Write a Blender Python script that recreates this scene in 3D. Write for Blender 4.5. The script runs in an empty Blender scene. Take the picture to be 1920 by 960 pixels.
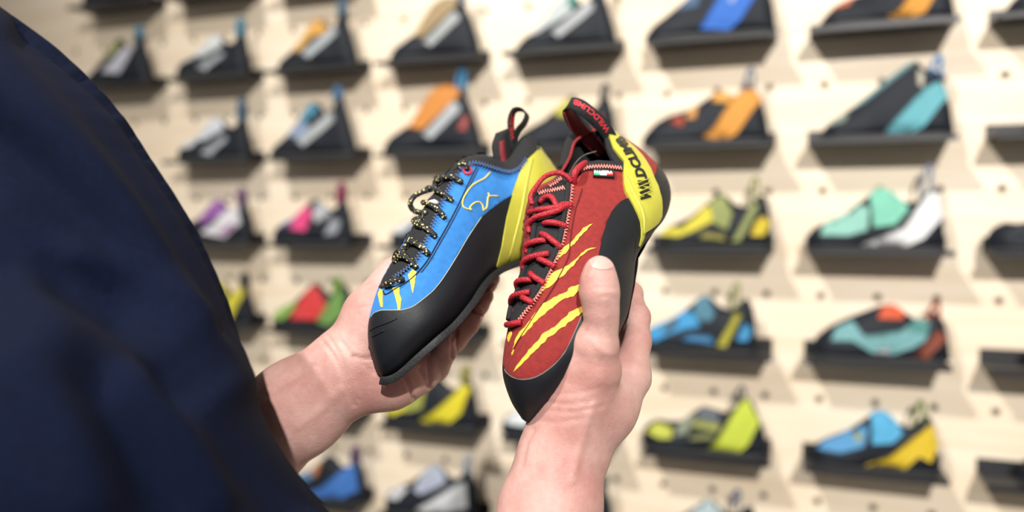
import bpy, bmesh, math, random
import numpy as np
from mathutils import Vector, Matrix
from mathutils.bvhtree import BVHTree
from mathutils.geometry import delaunay_2d_cdt

random.seed(7)
np.random.seed(7)
C = bpy.context.scene.collection
D = bpy.data

# ------------------------------------------------------------------ camera
H = 1.45                                   # camera height above the floor
FPX = 1442.0                               # focal length in pixels of a 1920-wide frame
PITCH = math.radians(2.525)
cam_data = D.cameras.new('camera')
cam = D.objects.new('camera', cam_data)
C.objects.link(cam)
cam.location = (0, 0, H)
cam.rotation_euler = (math.pi / 2 - PITCH, 0, 0)
cam_data.sensor_width = 36
cam_data.lens = FPX / 1920 * 36
cam_data.clip_start = 0.02
cam_data.dof.use_dof = True
cam_data.dof.focus_distance = 0.535
cam_data.dof.aperture_fstop = 2.3
bpy.context.scene.camera = cam

CAM = Vector((0, 0, H))
FW = Vector((0, math.cos(PITCH), -math.sin(PITCH)))
UP = Vector((0, math.sin(PITCH), math.cos(PITCH)))
RT = Vector((1, 0, 0))

def P(px, py, d):
    """photo pixel at depth d (metres along the view axis) -> world point"""
    return CAM + FW * d + RT * ((px - 960) / FPX * d) - UP * ((py - 480) / FPX * d)

def to_px(V):
    """world points (n,3) -> pixels, depth"""
    q = np.asarray(V, float) - np.array(CAM)
    d = q @ np.array(FW)
    x = q @ np.array(RT)
    y = q @ np.array(UP)
    return 960 + FPX * x / d, 480 - FPX * y / d, d

# ------------------------------------------------------------------ the shoe wall's frame
YAW = math.radians(19.489)
UW = Vector((math.cos(YAW), -math.sin(YAW), 0))       # along the wall, to the right
NW = Vector((-math.sin(YAW), -math.cos(YAW), 0))      # out of the wall, to the room
W0 = Vector((0.3809, 1.5, H - 0.0616))                # front bottom edge of shelf (row 3, column 5)
COLP, ROWP, SHL, SHD = 0.3045, 0.2060, 0.2456, 0.088
SHT = 0.010

def wallp(u, w, out=0.0):
    """u along the wall, w above the reference row, out = metres in front of the wall face"""
    return W0 - NW * SHD + UW * u + NW * out + Vector((0, 0, w))

# ------------------------------------------------------------------ light and exposure
sc = bpy.context.scene
sc.view_settings.view_transform = 'Standard'
sc.view_settings.look = 'None'
sc.view_settings.gamma = 1
sc.view_settings.use_curve_mapping = False
sc.view_settings.exposure = 0.0

world = D.worlds.new('world')
sc.world = world
world.use_nodes = True
bg = world.node_tree.nodes['Background']
bg.inputs[0].default_value = (1.0, 0.975, 0.94, 1)
bg.inputs[1].default_value = 0.29

LAMP_T = wallp(-0.45, 0.05)
LAMP_AIM = wallp(0.15, 0.05)
LAMP_A = LAMP_T + NW * 4.3 + UW * 1.75 + Vector((0, 0, 2.15))
LAMP_B = LAMP_T + NW * 2.9 - UW * 1.0 + Vector((0, 0, 2.95))
E_A, E_B = 1080, 740
CEIL = 5.0

# ------------------------------------------------------------------ helpers
MATS = {}
def mat(name, col, rough=0.6, noise=0.0, nscale=60.0, bump=0.0, bscale=300.0, spec=0.5, metal=0.0,
        sss=0.0, sheen=0.0, col2=None, stretch=None, detail=4.0, coat=0.0):
    if name in MATS:
        return MATS[name]
    m = D.materials.new(name)
    m.use_nodes = True
    nt = m.node_tree
    b = nt.nodes['Principled BSDF']
    b.inputs['Base Color'].default_value = (*col, 1)
    b.inputs['Roughness'].default_value = rough
    b.inputs['Metallic'].default_value = metal
    b.inputs['Specular IOR Level'].default_value = spec
    if coat: b.inputs['Coat Weight'].default_value = coat
    if sss:
        b.inputs['Subsurface Weight'].default_value = sss
        b.inputs['Subsurface Radius'].default_value = (0.008, 0.003, 0.0015)
        b.inputs['Subsurface Scale'].default_value = 1.0
    if sheen:
        b.inputs['Sheen Weight'].default_value = sheen
        b.inputs['Sheen Roughness'].default_value = 0.5
        b.inputs['Sheen Tint'].default_value = (*[min(1, c * 1.5 + .1) for c in col], 1)
    if noise or bump:
        tc = nt.nodes.new('ShaderNodeTexCoord')
        mp = nt.nodes.new('ShaderNodeMapping')
        nt.links.new(tc.outputs['Object'], mp.inputs[0])
        if stretch: mp.inputs['Scale'].default_value = stretch
    if noise or col2:
        n = nt.nodes.new('ShaderNodeTexNoise')
        n.inputs['Scale'].default_value = nscale
        n.inputs['Detail'].default_value = detail
        nt.links.new(mp.outputs[0], n.inputs[0])
        r = nt.nodes.new('ShaderNodeValToRGB')
        c2 = col2 or tuple(min(1, c * (1 + noise)) for c in col)
        c1 = col if col2 else tuple(c * (1 - noise) for c in col)
        r.color_ramp.elements[0].position = 0.3
        r.color_ramp.elements[1].position = 0.7
        r.color_ramp.elements[0].color = (*c1, 1)
        r.color_ramp.elements[1].color = (*c2, 1)
        nt.links.new(n.outputs[0], r.inputs[0])
        nt.links.new(r.outputs[0], b.inputs['Base Color'])
    if bump:
        n2 = nt.nodes.new('ShaderNodeTexNoise')
        n2.inputs['Scale'].default_value = bscale
        n2.inputs['Detail'].default_value = 3
        nt.links.new(mp.outputs[0], n2.inputs[0])
        bp = nt.nodes.new('ShaderNodeBump')
        bp.inputs['Strength'].default_value = bump
        bp.inputs['Distance'].default_value = 0.001
        nt.links.new(n2.outputs[0], bp.inputs['Height'])
        nt.links.new(bp.outputs[0], b.inputs['Normal'])
    MATS[name] = m
    return m

def empty(name, loc, label=None, cat=None, group=None):
    o = D.objects.new(name, None)
    C.objects.link(o)
    o.location = loc
    o.empty_display_size = 0.02
    tag(o, label, cat, group)
    return o

def tag(o, label=None, cat=None, group=None, kind=None):
    if label: o['label'] = label
    if cat: o['category'] = cat
    if group: o['group'] = group
    if kind: o['kind'] = kind
    return o

def mesh_obj(name, V, F, m=None, parent=None, smooth=True, local=False):
    """V are world coordinates, unless local: then coordinates in the parent's space"""
    me = D.meshes.new(name)
    me.from_pydata([tuple(v) for v in V], [], [tuple(int(i) for i in f) for f in F])
    if smooth: me.shade_smooth()
    o = D.objects.new(name, me)
    C.objects.link(o)
    if m: me.materials.append(m)
    if parent:
        o.parent = parent
        if not local:
            o.matrix_parent_inverse = Matrix.Translation(-Vector(parent.location))
    me.update()
    return o

def box_vf(c, s, ax=None):
    """box: centre, full sizes, axes"""
    ax = ax or (Vector((1, 0, 0)), Vector((0, 1, 0)), Vector((0, 0, 1)))
    V = []
    for i in (-.5, .5):
        for j in (-.5, .5):
            for k in (-.5, .5):
                V.append(Vector(c) + ax[0] * (s[0] * i) + ax[1] * (s[1] * j) + ax[2] * (s[2] * k))
    F = [(0, 1, 3, 2), (4, 6, 7, 5), (0, 4, 5, 1), (2, 3, 7, 6), (0, 2, 6, 4), (1, 5, 7, 3)]
    return V, F

def join_vf(parts):
    V, F = [], []
    for v, f in parts:
        o = len(V)
        V += list(v)
        F += [tuple(i + o for i in q) for q in f]
    return V, F

def catmull(pts, n):
    """smooth curve through rows of pts, n samples, uniform in index"""
    A = np.array(pts, float)
    A = np.vstack([2 * A[0] - A[1], A, 2 * A[-1] - A[-2]])
    m = len(pts)
    out = []
    for t in np.linspace(0, m - 1, n):
        i = min(int(t), m - 2)
        f = t - i
        p0, p1, p2, p3 = A[i:i + 4]
        out.append(.5 * (2 * p1 + (p2 - p0) * f + (2 * p0 - 5 * p1 + 4 * p2 - p3) * f * f + (3 * p1 - p0 - 3 * p2 + p3) * f ** 3))
    return np.array(out)

def tube_vf(pts, r, sides=8, closed=False, flat=1.0):
    pts = [Vector(p) for p in pts]
    n = len(pts)
    rr = r if hasattr(r, '__len__') else [r] * n
    V, F = [], []
    up = None
    for i, p in enumerate(pts):
        t = (pts[(i + 1) % n] - pts[i - 1]) if closed else (pts[min(i + 1, n - 1)] - pts[max(i - 1, 0)])
        t = t.normalized() if t.length > 1e-9 else Vector((0, 0, 1))
        if up is None:
            a = Vector((0, 0, 1)) if abs(t.z) < .9 else Vector((1, 0, 0))
            up = t.cross(a).normalized()
        up = (up - t * up.dot(t))
        up = up.normalized() if up.length > 1e-6 else t.orthogonal().normalized()
        b = t.cross(up)
        for k in range(sides):
            a = 2 * math.pi * k / sides
            V.append(p + up * (math.cos(a) * rr[i]) + b * (math.sin(a) * rr[i] * flat))
    m = n if closed else n - 1
    for i in range(m):
        j = (i + 1) % n
        for k in range(sides):
            l = (k + 1) % sides
            F.append((i * sides + k, i * sides + l, j * sides + l, j * sides + k))
    if not closed:
        F.append(tuple(range(sides - 1, -1, -1)))
        F.append(tuple((n - 1) * sides + k for k in range(sides)))
    return V, F

def ribbon_vf(pts, wid, thick):
    """flat strap through pts; wid = half width vectors; thick in metres"""
    V, F = [], []
    n = len(pts)
    for i in range(n):
        p = Vector(pts[i])
        t = Vector(pts[min(i + 1, n - 1)]) - Vector(pts[max(i - 1, 0)])
        w = Vector(wid[i] if isinstance(wid, list) else wid)
        nn = t.cross(w).normalized() * (thick / 2)
        V += [p - w - nn, p + w - nn, p + w + nn, p - w + nn]
    for i in range(n - 1):
        a, b = i * 4, i * 4 + 4
        for k in range(4):
            l = (k + 1) % 4
            F.append((a + k, a + l, b + l, b + k))
    F.append((3, 2, 1, 0))
    F.append(tuple((n - 1) * 4 + k for k in range(4)))
    return V, F

def pip(x, y, poly):
    """points in polygon (vectorised)"""
    x = np.asarray(x, float); y = np.asarray(y, float)
    ins = np.zeros(x.shape, bool)
    n = len(poly)
    for i in range(n):
        x1, y1 = poly[i][:2]; x2, y2 = poly[(i + 1) % n][:2]
        if y1 == y2: continue
        c = ((y1 > y) != (y2 > y)) & (x < (x2 - x1) * (y - y1) / (y2 - y1) + x1)
        ins ^= c
    return ins

def poly_tri(poly, step):
    """fine triangulation of a 2D polygon -> points, tris, boundary edges"""
    pts = []
    n = len(poly)
    for i in range(n):
        a = np.array(poly[i][:2], float); b = np.array(poly[(i + 1) % n][:2], float)
        k = max(1, int(np.hypot(*(b - a)) / step))
        for j in range(k): pts.append(a + (b - a) * j / k)
    nb = len(pts)
    A = np.array(poly, float)
    xs = np.arange(A[:, 0].min(), A[:, 0].max(), step)
    ys = np.arange(A[:, 1].min(), A[:, 1].max(), step)
    if len(xs) and len(ys):
        gx, gy = np.meshgrid(xs + step * .37, ys + step * .41)
        ok = pip(gx, gy, poly)
        B = np.array(pts)
        for q in np.stack([gx[ok], gy[ok]], 1):
            if (np.abs(B - q).sum(1)).min() > step * .6: pts.append(q)
    edges = [(i, (i + 1) % nb) for i in range(nb)]
    r = delaunay_2d_cdt([Vector((float(p[0]), float(p[1]))) for p in pts], edges, [], 1, 1e-6)
    V = [(v.x, v.y) for v in r[0]]
    F = [tuple(f) for f in r[2]]
    cnt = {}
    for f in F:
        for i in range(len(f)):
            e = (f[i], f[(i + 1) % len(f)])
            cnt[tuple(sorted(e))] = cnt.get(tuple(sorted(e)), []) + [e]
    bd = [v[0] for v in cnt.values() if len(v) == 1]
    return V, F, bd

def tidy(V, F):
    used = sorted({i for f in F for i in f})
    mp = {q: i for i, q in enumerate(used)}
    return [V[q] for q in used], [tuple(mp[i] for i in f) for f in F]

class Surf:
    """a closed surface that parts are laid onto, looked up along given rays"""
    def __init__(s, V, F):
        s.bvh = BVHTree.FromPolygons([tuple(v) for v in V], [tuple(int(i) for i in f) for f in F])
    def ray(s, o, d, back=0.6):
        s.miss = 0.0
        r = s.bvh.ray_cast(o, d)
        if r[0] is not None:
            n = r[1]
            if n.dot(d) > 0: n = -n
            return r[0], n
        q = o + d * back
        for _ in range(5):
            r = s.bvh.find_nearest(q)
            q = o + d * (r[0] - o).dot(d)
        s.miss = (q - r[0]).length
        n = r[1]
        if n.dot(d) > 0: n = (n - d * n.dot(d)); n = n.normalized() if n.length > 1e-5 else -d
        return r[0], n
    def px(s, x, y, back=0.60):
        o = CAM
        d = (P(x, y, 1.0) - CAM).normalized()
        return s.ray(o, d, back)

def patch_vf(surf, poly, off, step=5.0, skirt=0.0012, lift=None):
    V2, F2, bd = poly_tri(poly, step)
    V, N, miss = [], [], []
    for x, y in V2:
        p, n = surf.px(x, y)
        miss.append(surf.miss > .0005)
        h = off if lift is None else off + lift(x, y)
        fc = min(1.0, max(0.0, -n.dot((p - CAM).normalized()) / .4))      # lies flush towards the outline
        V.append(p + n * (h * fc)); N.append(n)
    if any(miss):                                  # parts of the outline that lie off the surface are left out
        F2 = [f for f in F2 if not any(miss[i] for i in f)]
        cnt = {}
        for f in F2:
            for i in range(len(f)):
                e = (f[i], f[(i + 1) % len(f)])
                cnt.setdefault(tuple(sorted(e)), []).append(e)
        bd = [v[0] for v in cnt.values() if len(v) == 1]
    F = []
    for f in F2:
        a, b, c = (V[i] for i in f[:3])
        nn = (b - a).cross(c - a)
        F.append(tuple(f) if nn.dot(a - CAM) < 0 else tuple(reversed(f)))
    m = len(V)
    idx = {}
    for a, b in bd:
        for q in (a, b):
            if q not in idx:
                idx[q] = len(V)
                V.append(V[q].copy()); V.append(V[q] - N[q] * (off + skirt))
    for a, b in bd: F.append((idx[a], idx[b], idx[b] + 1, idx[a] + 1))
    return tidy(V, F)

def line_on(surf, pts, off, sub=4):
    """polyline in pixels laid on the surface -> world points"""
    out = []
    q = catmull(pts, (len(pts) - 1) * sub + 1) if len(pts) > 2 else np.linspace(pts[0], pts[1], sub * 3)
    for x, y in q:
        p, n = surf.px(x, y)
        out.append(p + n * off)
    return out

def zigzag(pts, amp, pitch):
    A = catmull(pts, 60)
    seg = np.hypot(*(A[1:] - A[:-1]).T)
    s = np.concatenate([[0], np.cumsum(seg)])
    out = []
    k = 0
    for d in np.arange(0, s[-1], pitch / 2):
        x = np.interp(d, s, A[:, 0]); y = np.interp(d, s, A[:, 1])
        x2 = np.interp(d + 1, s, A[:, 0]); y2 = np.interp(d + 1, s, A[:, 1])
        t = np.array([x2 - x, y2 - y]); t /= (np.hypot(*t) + 1e-9)
        sg = 1 if k % 2 else -1
        out.append((x - t[1] * amp * sg, y + t[0] * amp * sg))
        k += 1
    return out

def text_mesh(s, bold=0.0, shear=0.0):
    cu = D.curves.new('text', 'FONT')
    cu.body = s
    cu.offset = bold
    cu.shear = shear
    cu.resolution_u = 3
    o = D.objects.new('text', cu)
    C.objects.link(o)
    dg = bpy.context.evaluated_depsgraph_get()
    dg.update()
    me = D.meshes.new_from_object(o.evaluated_get(dg))
    bm = bmesh.new(); bm.from_mesh(me)
    bmesh.ops.triangulate(bm, faces=bm.faces[:])
    bmesh.ops.subdivide_edges(bm, edges=[e for e in bm.edges if e.calc_length() > .25], cuts=1)
    bmesh.ops.triangulate(bm, faces=bm.faces[:])
    V = np.array([v.co[:2] for v in bm.verts]); F = [tuple(v.index for v in f.verts) for f in bm.faces]
    bm.free()
    D.objects.remove(o); D.curves.remove(cu); D.meshes.remove(me)
    V[:, 0] -= V[:, 0].min(); w = V[:, 0].max()
    V[:, 0] /= w
    V[:, 1] -= V[:, 1].min(); V[:, 1] /= V[:, 1].max()
    return V, F

def text_on(surf, s, path, hts, off, bold=.02, shear=0.0, cut=None):
    """text laid along a pixel path; path is the middle line, hts letter heights at its ends"""
    V, F = text_mesh(s, bold, shear)
    A = catmull(path, 80)
    seg = np.hypot(*(A[1:] - A[:-1]).T)
    L = np.concatenate([[0], np.cumsum(seg)]); L /= L[-1]
    out = []
    for x, y in V:
        px = np.interp(x, L, A[:, 0]); py = np.interp(x, L, A[:, 1])
        x0, x1 = max(0, x - .03), min(1, x + .03)
        t = np.array([np.interp(x1, L, A[:, 0]) - np.interp(x0, L, A[:, 0]), np.interp(x1, L, A[:, 1]) - np.interp(x0, L, A[:, 1])])
        t /= np.hypot(*t) + 1e-9
        n = np.array([t[1], -t[0]])                    # up side of the letters
        h = hts[0] + (hts[1] - hts[0]) * x
        q = np.array([px, py]) + n * (y - .5) * h
        p, nn = surf.px(q[0], q[1])
        out.append(p + nn * off)
    FF = []
    for f in F:
        a, b, c = (out[i] for i in f)
        FF.append(f if (b - a).cross(c - a).dot(a - CAM) < 0 else f[::-1])
    return out, FF

# ---- smooth bodies: rounded limbs blended into one surface, meshed by surface nets
def sdf_mesh(prims, h, pad=0.012, big=0.08):
    lo = np.min([np.minimum(p[0] - p[2], p[1] - p[3]) for p in prims], 0) - pad
    hi = np.max([np.maximum(p[0] + p[2], p[1] + p[3]) for p in prims], 0) + pad
    n = np.ceil((hi - lo) / h).astype(int) + 1
    G = np.full(n, big, np.float32)
    ax = [lo[i] + h * np.arange(n[i]) for i in range(3)]
    for a, b, ra, rb, k, fl in prims:
        m = k + 4 * h
        l = np.minimum(a - ra, b - rb) - m
        u = np.maximum(a + ra, b + rb) + m
        i0 = np.maximum(0, np.floor((l - lo) / h).astype(int)); i1 = np.minimum(n, np.ceil((u - lo) / h).astype(int) + 1)
        X, Y, Z = np.meshgrid(*[ax[i][i0[i]:i1[i]] for i in range(3)], indexing='ij')
        Q = np.stack([X, Y, Z], -1).astype(np.float32) - a.astype(np.float32)
        ab = (b - a).astype(np.float32)
        L2 = float(ab @ ab)
        t = np.clip(Q @ ab / L2, 0, 1) if L2 > 1e-12 else np.zeros(Q.shape[:3], np.float32)
        Q = Q - t[..., None] * ab
        if fl is not None:
            nx, fac = fl
            nx = nx.astype(np.float32)
            Q = Q + (Q @ nx)[..., None] * nx * (1 / fac - 1)
        d = np.sqrt((Q * Q).sum(-1)) - (ra + (rb - ra) * t)
        g = G[i0[0]:i1[0], i0[1]:i1[1], i0[2]:i1[2]]
        if k > 0:
            hh = np.maximum(k - np.abs(g - d), 0) / k
            g[...] = np.minimum(g, d) - hh * hh * k * .25
        else:
            g[...] = np.minimum(g, d)
    S = G < 0
    nz = n - 1
    # cells with a sign change
    cs = np.zeros(nz, np.int8)
    for dx in (0, 1):
        for dy in (0, 1):
            for dz in (0, 1):
                cs += S[dx:dx + nz[0], dy:dy + nz[1], dz:dz + nz[2]]
    act = (cs > 0) & (cs < 8)
    ids = -np.ones(nz, np.int64)
    ci = np.argwhere(act)
    ids[act] = np.arange(len(ci))
    acc = np.zeros((len(ci), 3)); cnt = np.zeros(len(ci))
    corners = [(i, j, k) for i in (0, 1) for j in (0, 1) for k in (0, 1)]
    for a in corners:
        for axs in range(3):
            if a[axs]: continue
            b = list(a); b[axs] = 1
            ga = G[ci[:, 0] + a[0], ci[:, 1] + a[1], ci[:, 2] + a[2]]
            gb = G[ci[:, 0] + b[0], ci[:, 1] + b[1], ci[:, 2] + b[2]]
            m = (ga < 0) != (gb < 0)
            t = np.where(m, ga / np.where(m, ga - gb, 1), 0)
            p = np.array(a, float)[None] + t[:, None] * (np.array(b) - np.array(a))
            acc[m] += p[m]; cnt[m] += 1
    V = lo + h * (ci + acc / cnt[:, None])
    F = []
    for axs in range(3):
        o1, o2 = [(1, 2), (2, 0), (0, 1)][axs]
        sl = [slice(1, -1)] * 3
        sl0 = list(sl); sl1 = list(sl)
        sl0[axs] = slice(0, -1); sl1[axs] = slice(1, None)
        s0 = S[tuple(sl0)]; s1 = S[tuple(sl1)]
        for pol, mm in ((0, s0 & ~s1), (1, s1 & ~s0)):
            e = np.argwhere(mm)
            if not len(e): continue
            for i in range(3):
                if i != axs: e[:, i] += 1
            def cid(d1, d2):
                q = e.copy(); q[:, o1] -= d1; q[:, o2] -= d2
                return ids[q[:, 0], q[:, 1], q[:, 2]]
            quad = np.stack([cid(1, 1), cid(0, 1), cid(0, 0), cid(1, 0)], 1)
            if pol: quad = quad[:, ::-1]
            F.append(quad)
    F = np.vstack(F)
    F = F[(F >= 0).all(1)]
    return V, F

def relax(V, F, it=3, lam=.5):
    V = np.array(V, float)
    E = np.vstack([F[:, [0, 1]], F[:, [1, 2]], F[:, [2, 3]], F[:, [3, 0]]])
    deg = np.bincount(E[:, 0], minlength=len(V)) + np.bincount(E[:, 1], minlength=len(V))
    for _ in range(it):
        for l in (lam, -lam * .9):
            A = np.zeros_like(V)
            for c in range(3):
                A[:, c] = np.bincount(E[:, 0], V[E[:, 1], c], len(V)) + np.bincount(E[:, 1], V[E[:, 0], c], len(V))
            V = V + l * (A / np.maximum(deg, 1)[:, None] - V)
    return V

def normals(V, F):
    a = V[F[:, 2]] - V[F[:, 0]]; b = V[F[:, 3]] - V[F[:, 1]]
    fn = np.cross(a, b)
    N = np.zeros_like(V)
    for k in range(4):
        for c in range(3): N[:, c] += np.bincount(F[:, k], fn[:, c], len(V))
    return N / (np.linalg.norm(N, axis=1)[:, None] + 1e-12)

def creases(V, F, lines):
    """press (depth>0) or raise (depth<0) soft lines, given in photo pixels, on the side they are seen from"""
    N = normals(V, F)
    x, y, d = to_px(V)
    view = V - np.array(CAM)
    front = (N * view).sum(1) < 0
    out = V.copy()
    for pts, w, dep in lines:
        A = catmull(pts, 24) if len(pts) > 2 else np.array(pts, float)
        best = np.full(len(V), 1e9)
        for i in range(len(A) - 1):
            p = A[i]; q = A[i + 1]
            ab = q - p
            t = np.clip(((x - p[0]) * ab[0] + (y - p[1]) * ab[1]) / (ab @ ab + 1e-9), 0, 1)
            best = np.minimum(best, np.hypot(x - p[0] - t * ab[0], y - p[1] - t * ab[1]))
        g = np.exp(-(best / w) ** 2) * front
        out -= N * (g * dep)[:, None]
    return out

VIEW = np.array(FW)
def chain(pts, k=0.008, fl=None):
    """limb through (px, py, depth, radius in px)"""
    out = []
    q = [(np.array(P(x, y, d)), r * d / FPX) for x, y, d, r in pts]
    for (a, ra), (b, rb) in zip(q[:-1], q[1:]): out.append((a, b, ra, rb, k, fl))
    return out

def wchain(pts, k=0.02, fl=None):
    """limb through world points (x, y, z, radius)"""
    out = []
    q = [(np.array(p[:3], float), p[3]) for p in pts]
    for (a, ra), (b, rb) in zip(q[:-1], q[1:]): out.append((a, b, ra, rb, k, fl))
    return out

# ------------------------------------------------------------------ the setting
def wood_material():
    m = D.materials.new('pale plywood')
    m.use_nodes = True
    nt = m.node_tree
    b = nt.nodes['Principled BSDF']
    b.inputs['Roughness'].default_value = 0.55
    tc = nt.nodes.new('ShaderNodeTexCoord')
    mp = nt.nodes.new('ShaderNodeMapping')
    mp.inputs['Scale'].default_value = (1.3, 1, 14)
    nt.links.new(tc.outputs['Object'], mp.inputs[0])
    n = nt.nodes.new('ShaderNodeTexNoise'); n.inputs['Scale'].default_value = 2.2; n.inputs['Detail'].default_value = 6
    n.inputs['Distortion'].default_value = 0.6
    nt.links.new(mp.outputs[0], n.inputs[0])
    r = nt.nodes.new('ShaderNodeValToRGB')
    r.color_ramp.elements[0].position = .25; r.color_ramp.elements[1].position = .75
    r.color_ramp.elements[0].color = (0.71, 0.58, 0.425, 1)
    r.color_ramp.elements[1].color = (0.82, 0.73, 0.60, 1)
    nt.links.new(n.outputs[0], r.inputs[0])
    n3 = nt.nodes.new('ShaderNodeTexNoise'); n3.inputs['Scale'].default_value = 1.7; n3.inputs['Detail'].default_value = 2
    nt.links.new(tc.outputs['Object'], n3.inputs[0])
    mx = nt.nodes.new('ShaderNodeMix'); mx.data_type = 'RGBA'; mx.blend_type = 'MULTIPLY'
    r3 = nt.nodes.new('ShaderNodeValToRGB')
    r3.color_ramp.elements[0].position = .35; r3.color_ramp.elements[1].position = .65
    r3.color_ramp.elements[0].color = (.93, .90, .86, 1); r3.color_ramp.elements[1].color = (1, 1, 1, 1)
    nt.links.new(n3.outputs[0], r3.inputs[0])
    mx.inputs['Factor'].default_value = 1
    nt.links.new(r.outputs[0], mx.inputs['A']); nt.links.new(r3.outputs[0], mx.inputs['B'])
    nt.links.new(mx.outputs['Result'], b.inputs['Base Color'])
    bp = nt.nodes.new('ShaderNodeBump'); bp.inputs['Strength'].default_value = .15; bp.inputs['Distance'].default_value = .002
    nt.links.new(n.outputs[0], bp.inputs['Height']); nt.links.new(bp.outputs[0], b.inputs['Normal'])
    return m

WOOD = wood_material()
ZROW = W0.z                                    # world height of the reference row's shelf underside
RZ = -YAW
def wall_rect(name, u0, u1, z0, z1, thick, m, kind='structure'):
    """slab whose front face is the wall face; own axes so that the grain runs along it"""
    o = D.objects.new(name, D.meshes.new(name)); C.objects.link(o)
    V, F = box_vf(((u0 + u1) / 2, thick / 2, (z0 + z1) / 2), (u1 - u0, thick, z1 - z0))
    o.data.from_pydata([tuple(v) for v in V], [], F)
    o.data.materials.append(m)
    w = wallp(0, 0)
    o.location = (w.x, w.y, 0); o.rotation_euler = (0, 0, RZ)
    o['kind'] = kind
    return o
wall = wall_rect('wall_back', -5.0, 3.2, 0.0, CEIL, 0.03, WOOD)
wall['label'] = 'pale plywood display wall with rows of bolt holes'

V, F = box_vf((-0.6, -0.6, -0.05), (9.5, 8.5, 0.1))
o = mesh_obj('floor', V, F, mat('grey floor', (.33, .32, .30), .5, noise=.08, nscale=4), smooth=False)
o['kind'] = 'structure'
V, F = box_vf((-0.6, -0.6, CEIL + .05), (9.5, 8.5, 0.1))
o = mesh_obj('ceiling', V, F, mat('white ceiling', (.75, .74, .72), .8, noise=.03, nscale=5), smooth=False)
o['kind'] = 'structure'

# bolt holes in the wall: three to a column, one row to each shelf row
HOLE = mat('dark bolt hole', (.05, .045, .04), .5, noise=.2, nscale=200)
RIMM = mat('wood rim of hole', (.42, .34, .24), .7, noise=.1, nscale=100)
hv, hf = tube_vf([(0, .004, 0), (0, -.0006, 0)], .0062, 12)
hole_me = None
rv, rf = [], []
for k in range(16):
    a = 2 * math.pi * k / 16
    rv += [(math.cos(a) * .0062, -.0007, math.sin(a) * .0062), (math.cos(a) * .0085, -.0002, math.sin(a) * .0085)]
for k in range(16):
    l = (k + 1) % 16
    rf.append((2 * k, 2 * k + 1, 2 * l + 1, 2 * l))
for row in range(-4, 4):
    for i in range(-20, 12):
        u = (i + .08) * COLP / 3
        w = row * ROWP - 0.083
        px, py, _ = to_px(np.array([wallp(u, w)]))
        if not (-60 < px[0] < 2000 and -40 < py[0] < 1000): continue
        if hole_me is None:
            oo = mesh_obj('bolt_hole', hv, hf, HOLE, None)
            hole_me = oo.data
            bm = bmesh.new(); bm.from_mesh(hole_me)
            vs = [bm.verts.new(v) for v in rv]
            hole_me.materials.append(RIMM)
            for f in rf:
                nf = bm.faces.new([vs[q] for q in f]); nf.material_index = 1
            bm.to_mesh(hole_me); bm.free()
        else:
            oo = D.objects.new('bolt_hole', hole_me); C.objects.link(oo)
        oo.parent = wall
        oo.location = (u, 0, ZROW + w)

# ceiling spotlights
LM = mat('black lamp housing', (.02, .02, .02), .4)
LE = D.materials.new('lamp lens'); LE.use_nodes = True
eb = LE.node_tree.nodes['Principled BSDF']
eb.inputs['Emission Color'].default_value = (1, .95, .88, 1); eb.inputs['Emission Strength'].default_value = 12
def spotlight(pos, target, power, size, label):
    t = empty('track_spotlight', Vector((pos.x, pos.y, CEIL)), label, 'spotlight')
    d = (target - pos).normalized()
    V, F = tube_vf([pos - d * .16, pos - d * .155, pos - d * .03, pos], [.03, .05, .055, .06], 20)
    mesh_obj('housing', V, F, LM, t)
    top = Vector((pos.x, pos.y, CEIL))
    V, F = tube_vf([top, pos - d * .1], .012, 8)
    mesh_obj('stem', V, F, LM, t)
    V, F = tube_vf([top, top - Vector((0, 0, .025))], .06, 20)
    mesh_obj('ceiling_plate', V, F, LM, t)
    V, F = tube_vf([pos, pos + d * .004], .05, 20)
    mesh_obj('lens', V, F, LE, t)
    l = D.lights.new('spot', 'SPOT')
    l.energy = power; l.spot_size = math.radians(64); l.spot_blend = 1.0
    l.shadow_soft_size = size
    l.color = (1, .965, .915)
    lo = D.objects.new('lamp_light', l); C.objects.link(lo)
    lo.location = pos + d * .012
    lo.rotation_euler = (target - pos).to_track_quat('-Z', 'Y').to_euler()
    lo.parent = t
    lo.matrix_parent_inverse = Matrix.Translation(-Vector(t.location))
spotlight(LAMP_A, LAMP_AIM, E_A, .05, 'black ceiling spotlight farther from the plywood wall')
spotlight(LAMP_B, LAMP_AIM, E_B, .05, 'black ceiling spotlight closer to the plywood wall')

# shelves: a folded black steel ledge with an upstand against the wall
SHM = mat('black powder coated steel', (.018, .018, .020), .45, noise=.15, nscale=300, bump=.15, bscale=900)
sv = [box_vf((0, -SHD / 2, SHT - .002), (SHL, SHD, .004)), box_vf((0, -SHD + .0015, SHT / 2), (SHL, .003, SHT))]
plate_v, plate_f = join_vf(sv)
fl_v, fl_f = box_vf((0, -.0015, SHT + .011), (SHL, .003, .026))
sh_me = [None, None]
def shelf(row, col, label, group):
    w = wallp((col - 5) * COLP, -row * ROWP)
    t = empty('shoe_shelf', w, label, 'shelf', group)
    t.rotation_euler = (0, 0, RZ)
    for i, (nm, v, f) in enumerate((('ledge', plate_v, plate_f), ('upstand', fl_v, fl_f))):
        if sh_me[i] is None:
            sh_me[i] = mesh_obj(nm, v, f, SHM, t, False, True).data
        else:
            oo = D.objects.new(nm, sh_me[i]); C.objects.link(oo); oo.parent = t
    return t

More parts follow.
